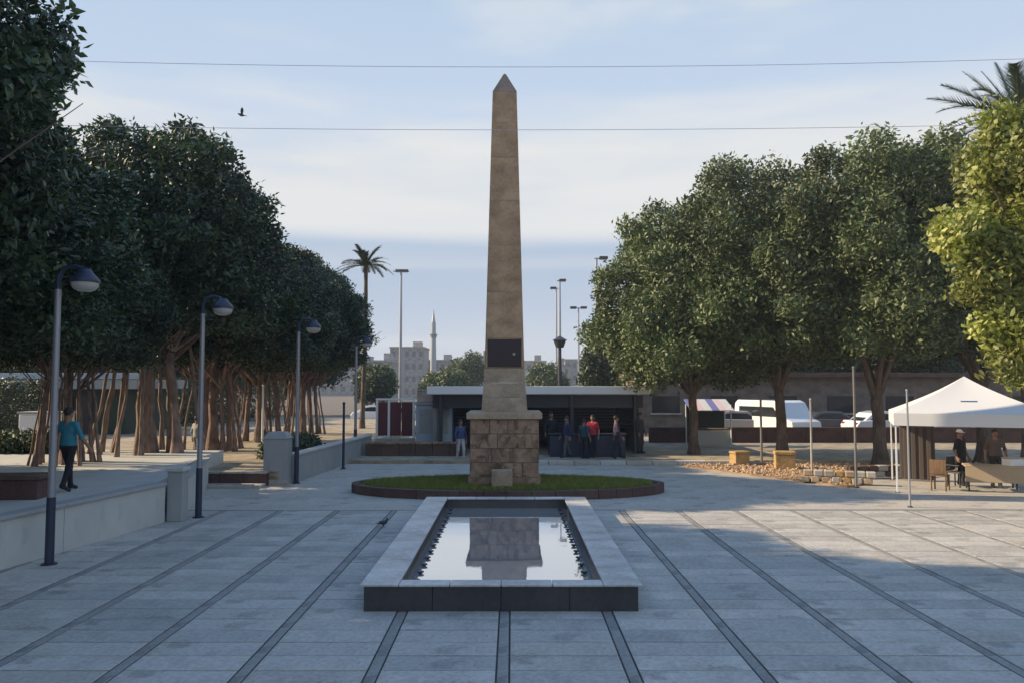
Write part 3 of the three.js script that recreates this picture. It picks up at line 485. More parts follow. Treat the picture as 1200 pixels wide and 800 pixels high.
{
  const L = (px, py, label, turn = 0) => { const p = g0(px, py); plazaLamp(p.x, 0, p.z, turn, label); };
  L(57, 661, 'grey lamp post standing against the white terrace wall');
  L(232, 606, 'grey lamp post beside the slim blue grey pillar');
  L(347, 566, 'grey lamp post beside the thick stone gate pillar');
  const p4 = g0(416, 534, 0); plazaLamp(p4.x, 0, p4.z, 0, 'far grey lamp post at the end of the blue grey low wall');
  const post = (name, px, py, h, r, m, label, cap) => { const p = g0(px, py), o = thing(name, label, 'post', [p.x, 0, p.z]); part('shaft', cyl(r, r * 0.85, h, 0, 0, 0, 14), m, o); part('foot', cyl(r * 2.2, r * 2.2, 0.03, 0, 0, 0, 14), M.darkSteel, o); part('cap', new THREE.SphereGeometry(r * 1.15, 12, 8).translate(0, h, 0), m, o); };
  post('metal_post', 1004, 571, 3.6, 0.038, M.dullPost, 'grey post under the shade trees at the gravel bed tip');
  post('metal_post', 893, 546, 3.0, 0.045, M.dullPost, 'grey post between the two yellow stone blocks');
  post('metal_post', 402, 549, 2.4, 0.05, M.navy, 'slim dark post before the blue grey low wall');
  post('metal_post', 1067, 594, 2.95, 0.028, M.steel, 'thin grey metal pole on the paving before the white tent');
  post('metal_post', 952, 560, 2.6, 0.035, M.pale, 'pale painted post beside the stone edged gravel bed');
  const p7 = g0(307, 519, PARK_Y), q7 = thing('metal_post', 'thin pale post standing among the ficus stems', 'post', [p7.x, PARK_Y, p7.z]); part('shaft', cyl(0.05, 0.045, 2.6, 0, 0, 0, 12), M.whitePaint, q7); part('cap', new THREE.SphereGeometry(0.06, 10, 8).translate(0, 2.6, 0), M.whitePaint, q7);
}
{ // tall floodlight masts beyond the pavilion
  const mast = (px, topPy, d, r, heads, label) => {
    const t = atD(px, topPy, d), o = thing('floodlight_mast', label, 'light mast', [t.x, -0.05, t.z]); const h = t.y + 0.05;
    part('pole', cyl(r, r * 0.55, h, 0, 0, 0, 12), M.steel, o); part('base', cyl(r * 2, r * 1.6, 0.5, 0, 0, 0, 12), M.pale, o);
    part('crossbar', rbox(heads.length > 1 ? 1.9 : 1.0, 0.12, 0.12, heads.length > 1 ? 0 : heads[0] * 0.35, h - 0.06, 0, 0.03), M.steel, o);
    for (const s of heads) { const q = part('floodlight', rbox(0.85, 0.3, 0.6, 0, -0.15, 0, 0.08), M.darkSteel, o); q.position.set(s * 0.85, h + 0.05, 0); part('lens', rbox(0.7, 0.02, 0.46, 0, -0.175, 0, 0.005), M.lampGlass, q); }
  };
  mast(470, 318, 90, 0.22, [-0.3, 0.5], 'tall mast with a pair of lamps left of the obelisk');
  mast(656, 329, 92, 0.2, [0.4], 'thin mast with one lamp nearest the right side of the obelisk');
  mast(652, 338, 104, 0.16, [-0.5], 'fainter single lamp mast standing just behind another');
  mast(678, 361, 100, 0.15, [-0.8, 0.8], 'short T shaped lamp mast between two taller masts');
  mast(699, 303, 74, 0.2, [0.8], 'tallest mast with a lamp on its right, beside the shade tree');
  const a = atD(508, 362, 130), s = thing('minaret', 'slender grey tapering tower among the far roofs', 'tower', [a.x, -0.05, a.z]);
  part('shaft', new THREE.CylinderGeometry(0.4, 0.66, a.y - 2.2, 10).translate(0, (a.y - 2.2) / 2, 0), M.steel, s); part('balcony', new THREE.CylinderGeometry(0.7, 0.45, 0.7, 10).translate(0, a.y - 4.6, 0), M.greyWall, s); part('spire', new THREE.ConeGeometry(0.34, 2.4, 10).translate(0, a.y - 1.05, 0), M.steel, s);
  const l = atD(656, 402, 58), o = thing('street_lamp', 'short dark lantern lamp above the pavilion roof', 'street lamp', [l.x, -0.05, l.z]);
  part('pole', cyl(0.17, 0.12, l.y, 0, 0, 0, 12), M.darkSteel, o); part('lantern', [new THREE.CylinderGeometry(0.5, 0.3, 0.55, 10).translate(0, l.y, 0), new THREE.ConeGeometry(0.6, 0.35, 10).translate(0, l.y + 0.44, 0)], M.darkSteel, o);
}
{ // two overhead cables on poles that stand outside the view
  const zs = -20.3, hs = [12.05, 10.2];
  const pole = (x, label) => { const o = thing('utility_pole', label, 'utility pole', [x, x < -8 ? TERR_Y : 0, zs]); const y = x < -8 ? TERR_Y : 0; part('shaft', cyl(0.15, 0.1, 12.6 - y, 0, 0, 0, 12), M.wood, o); for (const h of hs) part('insulator', cyl(0.05, 0.035, 0.16, 0.13, h - y - 0.12, 0, 8), M.pale, o); };
  pole(-19, 'wooden utility pole at the left end of the overhead cables'); pole(19, 'wooden utility pole at the right end of the overhead cables');
  const wire = (pys, y, label) => { const o = thing('overhead_cable', label, 'cable', [0, 0, zs]); const pts = []; for (let i = 0; i <= 40; i++) { const x = -18.87 + i / 40 * 38, t = x / 19; pts.push(new THREE.Vector3(x, y + pys * (t * t - 1), 0)); } part('strand', tube(pts, pts.map(() => 0.0065), 5), M.steel, o); };
  wire(0.42, hs[0] + 0.02, 'upper thin overhead cable crossing the sky above the obelisk'); wire(0.3, hs[1] + 0.02, 'lower thin overhead cable crossing the sky behind the obelisk tip');
}

// ------------------------------------------------------------------ pavilion and what stands round it
{
  const d = 33.5, x0 = -3.45, x1 = 5.7, o = thing('pavilion', 'wide dark open pavilion with a flat pale concrete roof', 'pavilion', [(x0 + x1) / 2, 0.14, -d - 3.5]), w = x1 - x0;
  part('roof_slab', rbox(w + 0.3, 0.3, 8, 0, 2.55, 0, 0.02), M.pale, o); part('fascia', rbox(w + 0.4, 0.34, 0.1, 0, 2.54, 4.06, 0.02), M.whitePaint, o);
  part('soffit', box(w, 0.04, 7.6, 0, 2.5, 0), M.greyRender, o); part('back_wall', box(w, 2.5, 0.2, 0, 0, -3.7), M.greyRender, o);
  part('side_wall', box(0.2, 2.5, 7.2, -w / 2 + 0.1, 0, -0.1), M.greyRender, o); part('side_wall', box(0.2, 2.5, 7.2, w / 2 - 0.1, 0, -0.1), M.greyRender, o);
  part('beam', box(w - 0.02, 0.55, 0.16, 0, 1.95, 3.5), M.darkSteel, o);
  for (const s of [-0.46, -0.16, 0.16, 0.46]) part('column', rbox(0.16, 2.5, 0.16, s * w, 0, 3.7, 0.02), M.darkSteel, o);
  for (let i = 0; i < 9; i++) part('louvre', box(w - 0.5, 0.05, 0.1, 0, 2.04 - i * 0.13, 1.9), M.darkSteel, o);
  const c = thing('counter', 'dark blue draped stall counter inside the dark pavilion', 'counter', [3.1, 0.14, -31.9]);
  part('top', rbox(3.2, 0.05, 0.6, 0, 0.9, 0, 0.01), M.darkSteel, c); part('drape', rbox(3.1, 0.88, 0.5, 0, 0, 0, 0.02), M.navy, c);
  const lw = thing('low_wall', 'brown stone low wall left of the obelisk plinth', 'wall', [-4.0, 0, -32.2]);
  for (let i = 0; i < 6; i++) { part('wall_stone', rbox(0.69, 0.62, 0.34, -1.75 + i * 0.7, 0, 0, 0.015), M.brownStone, lw); part('coping', rbox(0.69, 0.09, 0.42, -1.75 + i * 0.7, 0.622, 0, 0.015), M.plinth[3], lw); }
  const ga = atD(463, 506, 36), gt = thing('gate', 'maroon panelled gate with pale posts behind the brown low wall', 'gate', [ga.x, 0, -36]);
  for (const s of [-0.86, -0.3, 0.86]) part('post', rbox(0.1, 2.35, 0.1, s, 0, 0, 0.01), M.whitePaint, gt);
  for (const [a, b] of [[-0.8, -0.36], [-0.24, 0.27], [0.29, 0.8]]) part('panel', rbox(b - a, 1.55, 0.05, (a + b) / 2, 0.72, 0, 0.01), M.maroon, gt);
  part('top_rail', rbox(1.84, 0.09, 0.08, 0, 2.36, 0, 0.01), M.whitePaint, gt); part('base', rbox(1.84, 0.6, 0.2, 0, 0, 0, 0.01), M.pale, gt);
  const ka = atD(508, 515, 34), k = thing('kiosk', 'pale blue grey kiosk box beside the maroon gate', 'kiosk', [ka.x, 0, -34.6]);
  part('body', rbox(1.6, 2.2, 1.0, 0, 0, 0, 0.03), M.paleBlue, k); part('shutter', Array.from({ length: 9 }, (_, i) => rbox(1.3, 0.11, 0.03, 0, 0.95 + i * 0.12, 0.51, 0.01)), M.greyWall, k); part('roof', rbox(1.75, 0.1, 1.15, 0, 2.2, 0, 0.02), M.greyWall, k);
  const kb = thing('tank', 'small pinkish rooftop water tank block on the kiosk', 'water tank', [ka.x - 0.42, 2.3, -34.6]);
  part('body', rbox(0.72, 0.5, 0.6, 0, 0, 0, 0.03), M.pinkish, kb); part('lid', rbox(0.78, 0.06, 0.66, 0, 0.5, 0, 0.02), M.pale, kb);
}
{ // left background: flat-roofed building, cabinet
  const o = thing('park_building', 'flat roofed building with grey fascia and dark green wall', 'building', [-26.3, PARK_Y, -44]);
  part('wall', box(11, 2.4, 5, 0, 0, 0), M.darkGreen, o); part('roof_slab', rbox(12.4, 0.5, 6.4, 0.2, 2.42, 0, 0.03), M.greyWall, o); part('fascia', rbox(12.6, 0.32, 0.12, 0.2, 2.95, 3.2, 0.02), M.paleBlue, o);
  part('door', rbox(1.0, 2.05, 0.06, 3.2, 0, 2.53, 0.01), M.darkSteel, o);
  for (const x of [-3.6, -1.2, 1.0]) { const w = part('window', rbox(1.4, 1.0, 0.04, x, 0.95, 2.52, 0.005), M.glass, o); part('sill', rbox(1.5, 0.07, 0.14, x, 0.87, 2.56, 0.01), M.pale, w); }
  const f = thing('far_facade', 'sunlit cream apartment facade behind the flat roofed building', 'building', [-44, 0, -75]);
  part('wall', box(26, 7.0, 8, 0, 0, 0), M.pale, f); part('parapet', box(26.4, 0.5, 8.4, 0, 7.0, 0), M.white, f);
  for (let r = 0; r < 2; r++) for (let i = 0; i < 9; i++) { const w = part('window', box(1.5, 1.5, 0.06, -11.4 + i * 2.8, 1.2 + r * 3, 4.01), M.glass, f); part('sill', box(1.7, 0.12, 0.25, -11.4 + i * 2.8, 1.08 + r * 3, 4.1), M.white, w); }
  const c0 = atD(54, 511, 30), c = thing('utility_cabinet', 'large white utility cabinet behind the low hedge', 'cabinet', [c0.x, PARK_Y, c0.z]);
  part('body', rbox(1.7, 1.55, 0.8, 0, 0, 0, 0.02), M.whitePaint, c); for (const s of [-0.42, 0.42]) { const dd = part('door', rbox(0.8, 1.4, 0.03, s, 0.08, 0.405, 0.01), M.whitePaint, c); part('handle', rbox(0.03, 0.16, 0.03, s * 0.15, 0.75, 0.43, 0.008), M.darkSteel, dd); } part('lid', rbox(1.8, 0.07, 0.9, 0, 1.55, 0, 0.015), M.greyWall, c);
}
{ // the far town
  const cityMat = [[0.42, 0.41, 0.40], [0.36, 0.36, 0.37], [0.47, 0.45, 0.42], [0.40, 0.36, 0.32], [0.30, 0.31, 0.33]].map(c => textured(...c, 0.9, stoneMap, stoneB, 0.004));
  const bld = (px0, px1, topPy, d, mi, fl, cols, label) => {
    const a = atD(px0, topPy, d), b = atD(px1, topPy, d), w = b.x - a.x, h = a.y + 0.05, o = thing('town_building', label, 'building', [(a.x + b.x) / 2, -0.05, -d - 5]);
    part('wall', box(w, h, 10, 0, 0, 0), cityMat[mi], o); part('parapet', box(w + 0.3, 0.35, 10.3, 0, h, 0), cityMat[(mi + 2) % 5], o);
    for (let r = 0; r < fl; r++) for (let i = 0; i < cols; i++) { const ww = w / cols * 0.5, hh = h / fl * 0.42; part('window', box(ww, hh, 0.08, -w / 2 + (i + 0.5) * w / cols, (r + 0.35) * h / fl, 5.02), M.dustGlass, o); }
    part('stair_head', box(w * 0.25, 1.4, 3, w * 0.22, h + 0.35, -1), cityMat[(mi + 1) % 5], o);
    return o;
  };
  bld(457, 497, 408, 170, 1, 4, 5, 'tall grey block with flat roof beside the slender tower');
  bld(497, 532, 423, 180, 0, 3, 4, 'mid height pale block just right of the slender tower');
  bld(533, 552, 430, 140, 3, 3, 3, 'small tan block seen left of the obelisk shaft');
  bld(552, 575, 418, 190, 2, 4, 3, 'tan block partly hidden behind the obelisk shaft');
  bld(425, 458, 424, 135, 4, 3, 4, 'low dark grey block near the ficus row end');
  bld(608, 640, 424, 175, 0, 3, 4, 'pale block directly right of the obelisk shaft');
  bld(637, 668, 429, 150, 2, 3, 4, 'cream block behind the dark lantern lamp');
  bld(662, 700, 422, 200, 1, 3, 5, 'grey block behind the T shaped mast');
  bld(688, 735, 425, 160, 3, 3, 5, 'tan block half hidden by the shade tree');
  bld(735, 830, 420, 180, 0, 3, 8, 'long pale block behind the shade tree crowns');
  bld(330, 430, 418, 210, 1, 3, 9, 'long grey block behind the ficus stems');
  const tr = (px, py, d, r, label) => { const p = atD(px, py, d); spreadTree('background_tree', p.x, -0.05, -d, { label, seed: Math.round(px * 3), fork: p.y * 0.35, rad: 0.25, cy: p.y * 0.62, rx: r, ry: p.y * 0.4, rz: r, n: 900, cluster: CLUSTER.coarse, tones: MIDT, yMin: 0.8, sub: 1.2, nsub: 10 }); };
  tr(442, 432, 80, 1.8, 'small dark tree beyond the maroon gate'); tr(547, 418, 110, 3.0, 'grey green tree among the far roofs left of the obelisk'); tr(640, 430, 95, 2.2, 'small tree above the pavilion roof right of the obelisk'); tr(712, 416, 90, 3.4, 'olive green tree beyond the pavilion end'); tr(520, 436, 84, 2.2, 'low bushy tree above the left end of the pavilion roof');
}

// ------------------------------------------------------------------ right side: gravel bed, blocks, cars, tent
{
  const poly = [[6.6, -28.9], [8.4, -25.9], [10.1, -23.3], [10.9, -23.9], [12.4, -27.2], [30, -28.6], [30, -29.9], [6.6, -29.9]];
  const bed = new THREE.Mesh(prism(poly, 0.0, 0.05), M.soil); struct('gravel_bed', 'orange gravel bed under the shade trees', bed); shadowed(bed);
  const peb = new THREE.InstancedMesh(new THREE.IcosahedronGeometry(0.03, 0), std(1, 1, 1, 0.9), 3500), R = rng(91), m = new THREE.Matrix4(), q = new THREE.Quaternion(), c = new THREE.Color(); let n = 0;
  const inside = (x, z) => { let r = false; for (let i = 0, j = poly.length - 1; i < poly.length; j = i++) { const [a, b] = poly[i], [e, f] = poly[j]; if ((b > z) !== (f > z) && x < (e - a) * (z - b) / (f - b) + a) r = !r; } return r; };
  while (n < 3500) { const x = 6.6 + R() * 16, z = -23.3 - R() * 6.6; if (!inside(x, z)) continue; const s = 0.5 + R() * R() * 2.4; m.compose(new THREE.Vector3(x, 0.05 + 0.008 * s, z), q.setFromEuler(new THREE.Euler(R() * 6, R() * 6, R() * 6)), new THREE.Vector3(s, s * 0.7, s)); peb.setMatrixAt(n, m); const k = R(); peb.setColorAt(n++, c.setRGB(0.34 + 0.2 * k, 0.22 + 0.17 * k, 0.12 + 0.14 * k)); }
  peb.name = 'gravel'; peb.userData = { kind: 'stuff', label: 'scattered orange gravel stones on the bed', category: 'gravel' }; scene.add(peb);
  const blk = (px, py, w, h, dd, mt, turn, label) => { const p = onY(px, py), o = thing('stone_block', label, 'stone block', [p.x, 0.045, p.z], turn); const R = rng(px); part('body', rbox(w, h * 0.82, dd, 0, 0, 0, 0.035), mt, o); part('seat', rbox(w * 1.06, h * 0.2, dd * 1.06, 0, h * 0.82 + 0.002, 0, 0.03), mt, o); return o; };
  blk(867, 545, 0.62, 0.5, 0.45, M.yellowStone, 0.3, 'yellow stone block on the gravel beside the lamp post');
  blk(920, 550, 0.7, 0.62, 0.5, M.yellowStone, -0.2, 'taller yellow stone block farther along the gravel bed');
  // rough stone edging
  const ed = thing('stone_edging', 'low rough orange stone edging at the tip of the gravel bed', 'edging', [10.2, 0.045, -24.1], -0.35);
  const E = rng(15); for (let r = 0; r < 2; r++) for (let i = 0; i < 7; i++) part('edge_stone', rbox(0.24 + E() * 0.06, 0.19, 0.3, -1.0 + i * 0.3 + r * 0.1, r * 0.19, (E() - 0.5) * 0.04, 0.04), E() < 0.3 ? M.pale : E() < 0.5 ? M.block : M.yellowStone, ed);
  const ed2 = thing('stone_edging', 'low grey tan stone edging running towards the tent', 'edging', [12.2, 0.045, -25.7], 0.18);
  for (let r = 0; r < 2; r++) for (let i = 0; i < 7; i++) part('edge_stone', rbox(0.3 + E() * 0.06, 0.19, 0.3, -1.1 + i * 0.36 + r * 0.1, r * 0.19, (E() - 0.5) * 0.04, 0.04), E() < 0.4 ? M.pale : M.brownStone, ed2);
  // dark low wall in front of the parked cars and a dark hall behind
  const lw = thing('low_wall', 'long dark red brown low wall before the parked cars', 'wall', [19, 0.14, -39.5]);
  for (let i = 0; i < 13; i++) part('wall_panel', rbox(1.98, 0.78, 0.25, -11 + i * 2, 0, 0, 0.012), M.redStone, lw);
  const hall = thing('market_hall', 'long low brown hall behind the parked cars', 'building', [27, -0.05, -52]);
  part('wall', box(38, 3.6, 4, 0, 0, 0), M.darkWall, hall); part('roof', rbox(38.8, 0.3, 5, 0, 3.6, 0, 0.03), M.brownStone, hall);
  for (let i = 0; i < 10; i++) { const w = part('window', rbox(1.8, 1.1, 0.06, -17 + i * 3.8, 1.3, 2.0, 0.01), M.glass, hall); part('sill', rbox(2.0, 0.1, 0.2, -17 + i * 3.8, 1.2, 2.06, 0.01), M.pale, w); }
}
function car(x, y, z, turn, paint, label, van = false) {
  const o = thing(van ? 'parked_van' : 'parked_car', label, van ? 'van' : 'car', [x, y, z], turn, undefined);
  const sh = (pts, w, bev) => { const s = new THREE.Shape(pts.map(p => new THREE.Vector2(...p))); const g = new THREE.ExtrudeGeometry(s, { depth: w - 2 * bev, bevelEnabled: true, bevelSize: bev, bevelThickness: bev, bevelSegments: 3, curveSegments: 6 }).translate(0, 0, -w / 2 + bev); return g; };
  const prof = van ? [[-2.3, 0.35], [-2.35, 0.9], [-2.2, 1.9], [-2.0, 2.05], [0.9, 2.05], [1.2, 1.95], [1.75, 1.15], [2.3, 0.98], [2.38, 0.6], [2.3, 0.32]] : [[-2.1, 0.35], [-2.15, 0.75], [-2.0, 0.95], [-1.2, 1.0], [0.9, 0.98], [1.9, 0.82], [2.1, 0.68], [2.12, 0.4], [2.0, 0.28], [-2.0, 0.28]];
  part('body', sh(prof, van ? 1.9 : 1.75, 0.06), paint, o);
  if (!van) { part('cabin', sh([[-1.75, 0.96], [-1.2, 1.36], [-0.7, 1.45], [0.2, 1.43], [1.05, 0.96]], 1.5, 0.07), paint, o); part('side_windows', sh([[-1.45, 1.0], [-1.08, 1.3], [-0.65, 1.37], [0.15, 1.35], [0.78, 1.0]], 1.53, 0.02), M.glass, o); part('windscreen', new THREE.PlaneGeometry(1.25, 0.85).rotateY(Math.PI / 2).rotateZ(0.5 + 0.55).translate(0.69, 1.235, 0), M.glass, o); part('rear_window', new THREE.PlaneGeometry(1.2, 0.55).rotateY(-Math.PI / 2).rotateZ(-0.96).translate(-1.52, 1.19, 0), M.glass, o); }
  else { part('side_windows', sh([[-1.9, 1.25], [-1.85, 1.75], [0.95, 1.75], [1.35, 1.25]], 1.925, 0.01), M.glass, o); part('windscreen', new THREE.PlaneGeometry(1.6, 0.78).rotateY(Math.PI / 2).rotateZ(0.6).translate(1.52, 1.58, 0), M.glass, o); part('rear_window', new THREE.PlaneGeometry(1.5, 0.6).rotateY(-Math.PI / 2).rotateZ(-0.14).translate(-2.36, 1.5, 0), M.glass, o); }
  for (const sx of [-1.3, 1.35]) for (const s of [-1, 1]) { const w = part('wheel', new THREE.CylinderGeometry(0.32, 0.32, 0.22, 20).rotateX(Math.PI / 2), M.rubber, o); w.position.set(sx, 0.32, s * (van ? 0.86 : 0.8)); part('rim', new THREE.CylinderGeometry(0.2, 0.2, 0.24, 14).rotateX(Math.PI / 2), M.rim, w); }
  const e = van ? 2.38 : 2.16; for (const s of [-1, 1]) { part('headlight', rbox(0.1, 0.15, 0.36, e - 0.06, 0.62, s * 0.6, 0.03), M.lampGlass, o); part('tail_light', rbox(0.08, 0.2, 0.24, -e + 0.02, van ? 0.95 : 0.72, s * 0.66, 0.02), M.tail, o); }
  part('bumper', rbox(0.14, 0.2, 1.6, e - 0.02, 0.32, 0, 0.05), M.rubber, o); part('number_plate', rbox(0.02, 0.11, 0.48, e + 0.055, 0.38, 0, 0.004), M.whitePaint, o);
  return o;
}
{
  const X = (px, d) => (px - 600) * d / 900, y = 0.14;
  car(X(908, 42), y, -42, -1.2, M.carWhite, 'white van parked behind the dark low wall', true);
  car(X(868, 43.5), y, -43.2, -0.2, M.carSilver, 'silver car parked beside the white van');
  car(X(1040, 42), y, -42.2, 0.1, M.carWhite, 'white car parked behind the bare tree limbs');
  car(X(990, 46), y - 0.19, -47.8, 0.0, M.carDark, 'dark car parked close to the brown hall');
  car(X(1120, 43), y, -42.4, 3.2, M.carSilver, 'silver car parked beyond the white tent');
  car(X(448, 62), -0.05, -61, 0.1, M.carWhite, 'white car on the road beyond the maroon gate');
  car(X(483, 60), -0.05, -58, 0.1, M.carSilver, 'silver car on the road beyond the kiosk');
  // market stall with striped awning
  const s = thing('market_stall', 'small market stall with blue and pale pink awning', 'market stall', [X(828, 37.6), 0.14, -37.4]);
  for (const a of [-0.95, 0.95]) for (const b of [-0.55, 0.55]) part('leg', cyl(0.03, 0.03, 2.0, a, 0, b, 8), M.whitePaint, s);
  const aw = [std(0.16, 0.18, 0.42, 0.8), std(0.66, 0.52, 0.55, 0.8), std(0.6, 0.62, 0.62, 0.8)];
  for (let i = 0; i < 6; i++) part('awning_strip', rbox(0.34, 0.04, 1.6, -0.87 + i * 0.348, 0, 0, 0.01).rotateX(0.32).translate(0, 1.95, 0.1), aw[i % 3], s);
  part('table', rbox(1.9, 0.06, 0.9, 0, 0.78, 0, 0.01), M.wood, s); part('front_cloth', rbox(1.9, 0.7, 0.03, 0, 0.07, 0.46, 0.01), std(0.55, 0.58, 0.55, 0.9), s); part('back_cloth', rbox(1.9, 1.1, 0.03, 0, 0.85, -0.56, 0.01), M.darkGreen, s);
}
const tentPos = new THREE.Vector3(), TENT_TURN = -0.42;
{
  const hw = 1.98, hd = 1.7, fl = onY(1050, 577), c = Math.cos(TENT_TURN), s = Math.sin(TENT_TURN);
  const cx = fl.x + hw * c - (hd) * s * -1 * -1, cz = fl.z - hw * s - hd * c; tentPos.set(fl.x + hw * c - hd * s, 0, fl.z - hw * s - hd * c);
  const o = thing('canopy_tent', 'white pop up canopy tent with peaked roof', 'tent', [tentPos.x, 0, tentPos.z], TENT_TURN), eave = 2.28, val = 0.36, peak = 3.34;
  // roof: four facets that sag a little between the peak and the eaves
  const roof = (k) => { const N = 10, pos = [], P = (u, v) => { const a = [[-hw, hd], [hw, hd], [hw, -hd], [-hw, -hd]], A = a[k], B = a[(k + 1) % 4], x = A[0] + (B[0] - A[0]) * u, z = A[1] + (B[1] - A[1]) * u; const t = v, y = eave + (peak - eave) * (0.82 * t + 0.18 * t * t * t) - 0.05 * Math.sin(Math.PI * u) * Math.sin(Math.PI * t); return [x * (1 - t), y, z * (1 - t)]; };
    for (let i = 0; i < N; i++) for (let j = 0; j < N; j++) { const p = P(i / N, j / N), q = P((i + 1) / N, j / N), r = P((i + 1) / N, (j + 1) / N), t = P(i / N, (j + 1) / N); pos.push(...p, ...q, ...r, ...p, ...r, ...t); }
    const g = new THREE.BufferGeometry(); g.setAttribute('position', new THREE.Float32BufferAttribute(pos, 3)); g.computeVertexNormals(); return metreUV(g); };
  for (let k = 0; k < 4; k++) { const f = part('roof_panel', roof(k), M.tent, o); if (k === 0) { const pm = std(0.05, 0.08, 0.2, 0.8); const pr = part('print_mark', rbox(0.42, 0.07, 0.012, 0, -0.035, 0, 0.002), pm, f, 'small dark blue printed mark on the front roof panel'); { const t = 0.42, yy = v => eave + (peak - eave) * (0.82 * v + 0.18 * v * v * v) - 0.05 * Math.sin(Math.PI * v); pr.position.set(0, yy(t), hd * (1 - t)); pr.rotation.x = -Math.atan2(hd * 0.1, yy(t + 0.05) - yy(t - 0.05)); } } }
  for (const [w, x, z, r] of [[2 * hw, 0, hd, 0], [2 * hw, 0, -hd, 0], [2 * hd, hw, 0, 1], [2 * hd, -hw, 0, 1]]) { const g = rbox(w + 0.01, val, 0.012, 0, eave - val, 0, 0.004); if (r) g.rotateY(Math.PI / 2); part('valance', metreUV(g.translate(x, 0, z)), M.tentEdge, o); }
  for (const a of [-1, 1]) for (const b of [-1, 1]) { const l = part('leg', [rbox(0.05, 1.3, 0.05, 0, 0, 0, 0.006), rbox(0.04, 1.15, 0.04, 0, 1.1, 0, 0.005)], M.whitePaint, o); l.position.set(a * (hw - 0.05), 0, b * (hd - 0.05)); part('foot', rbox(0.13, 0.015, 0.13, 0, 0, 0, 0.004), M.darkSteel, l); }
  for (const b of [-1, 1]) for (let i = 0; i < 2; i++) for (const t of [0, 1]) part('truss_bar', tube([[-hw + i * hw, t ? 2.2 : 1.92, b * (hd - 0.08)], [-hw + (i + 1) * hw, t ? 1.92 : 2.2, b * (hd - 0.08)]], [0.015, 0.015], 6), M.whitePaint, o);
  part('side_curtain', Array.from({ length: 9 }, (_, i) => rbox(0.13, 1.9, 0.03, -hw + 0.35 + i * 0.11, 0.05, -hd + 0.1 + (i % 2) * 0.05, 0.012)), std(0.105, 0.085, 0.075, 0.95), o, 'dark brown curtain hung at the back of the tent');
}
const inTent = (x, z) => { const c = Math.cos(TENT_TURN), s = Math.sin(TENT_TURN); return [tentPos.x + x * c + z * s, 0.002, tentPos.z - x * s + z * c]; };
{
  const tb = thing('table', 'low trestle table with tan cloth under the tent', 'table', inTent(0.75, 0.1), TENT_TURN);
  part('top', rbox(1.7, 0.05, 0.75, 0, 0.7, 0, 0.012), M.cloth, tb); part('cloth_front', rbox(1.68, 0.42, 0.02, 0, 0.28, 0.37, 0.006), M.cloth, tb); for (const a of [-0.75, 0.75]) for (const b of [-0.3, 0.3]) part('leg', cyl(0.022, 0.02, 0.7, a, 0, b, 8), M.darkSteel, tb);
  const wb = thing('carton', 'white carton on the table under the tent', 'box', [inTent(1.15, 0.1)[0], 0.755, inTent(1.15, 0.1)[2]], 0.2); part('body', rbox(0.46, 0.2, 0.32, 0, 0, 0, 0.01), M.whitePaint, wb); part('lid', rbox(0.48, 0.04, 0.34, 0, 0.2, 0, 0.008), M.pale, wb);
  const chair = (x, z, turn, m, label) => { const o = thing('plastic_chair', label, 'chair', inTent(x, z), turn); part('seat', rbox(0.44, 0.04, 0.44, 0, 0.42, 0, 0.015), m, o); part('backrest', rbox(0.44, 0.42, 0.035, 0, 0.48, -0.21, 0.015).rotateX(0), m, o); for (const a of [-0.19, 0.19]) for (const b of [-0.19, 0.19]) part('leg', cyl(0.024, 0.02, 0.42, a, 0, b, 8), m, o); for (const a of [-0.21, 0.21]) part('armrest', rbox(0.04, 0.03, 0.4, a, 0.64, 0, 0.01), m, o); };
  chair(-0.75, 0.55, 2.4, M.wood, 'brown plastic chair under the tent before the brown curtain'); chair(-0.2, -0.5, 0.5, M.darkSteel, 'dark plastic chair at the end of the tent table'); chair(1.5, -0.75, -0.3, M.darkSteel, 'dark plastic chair behind the white carton table');
}

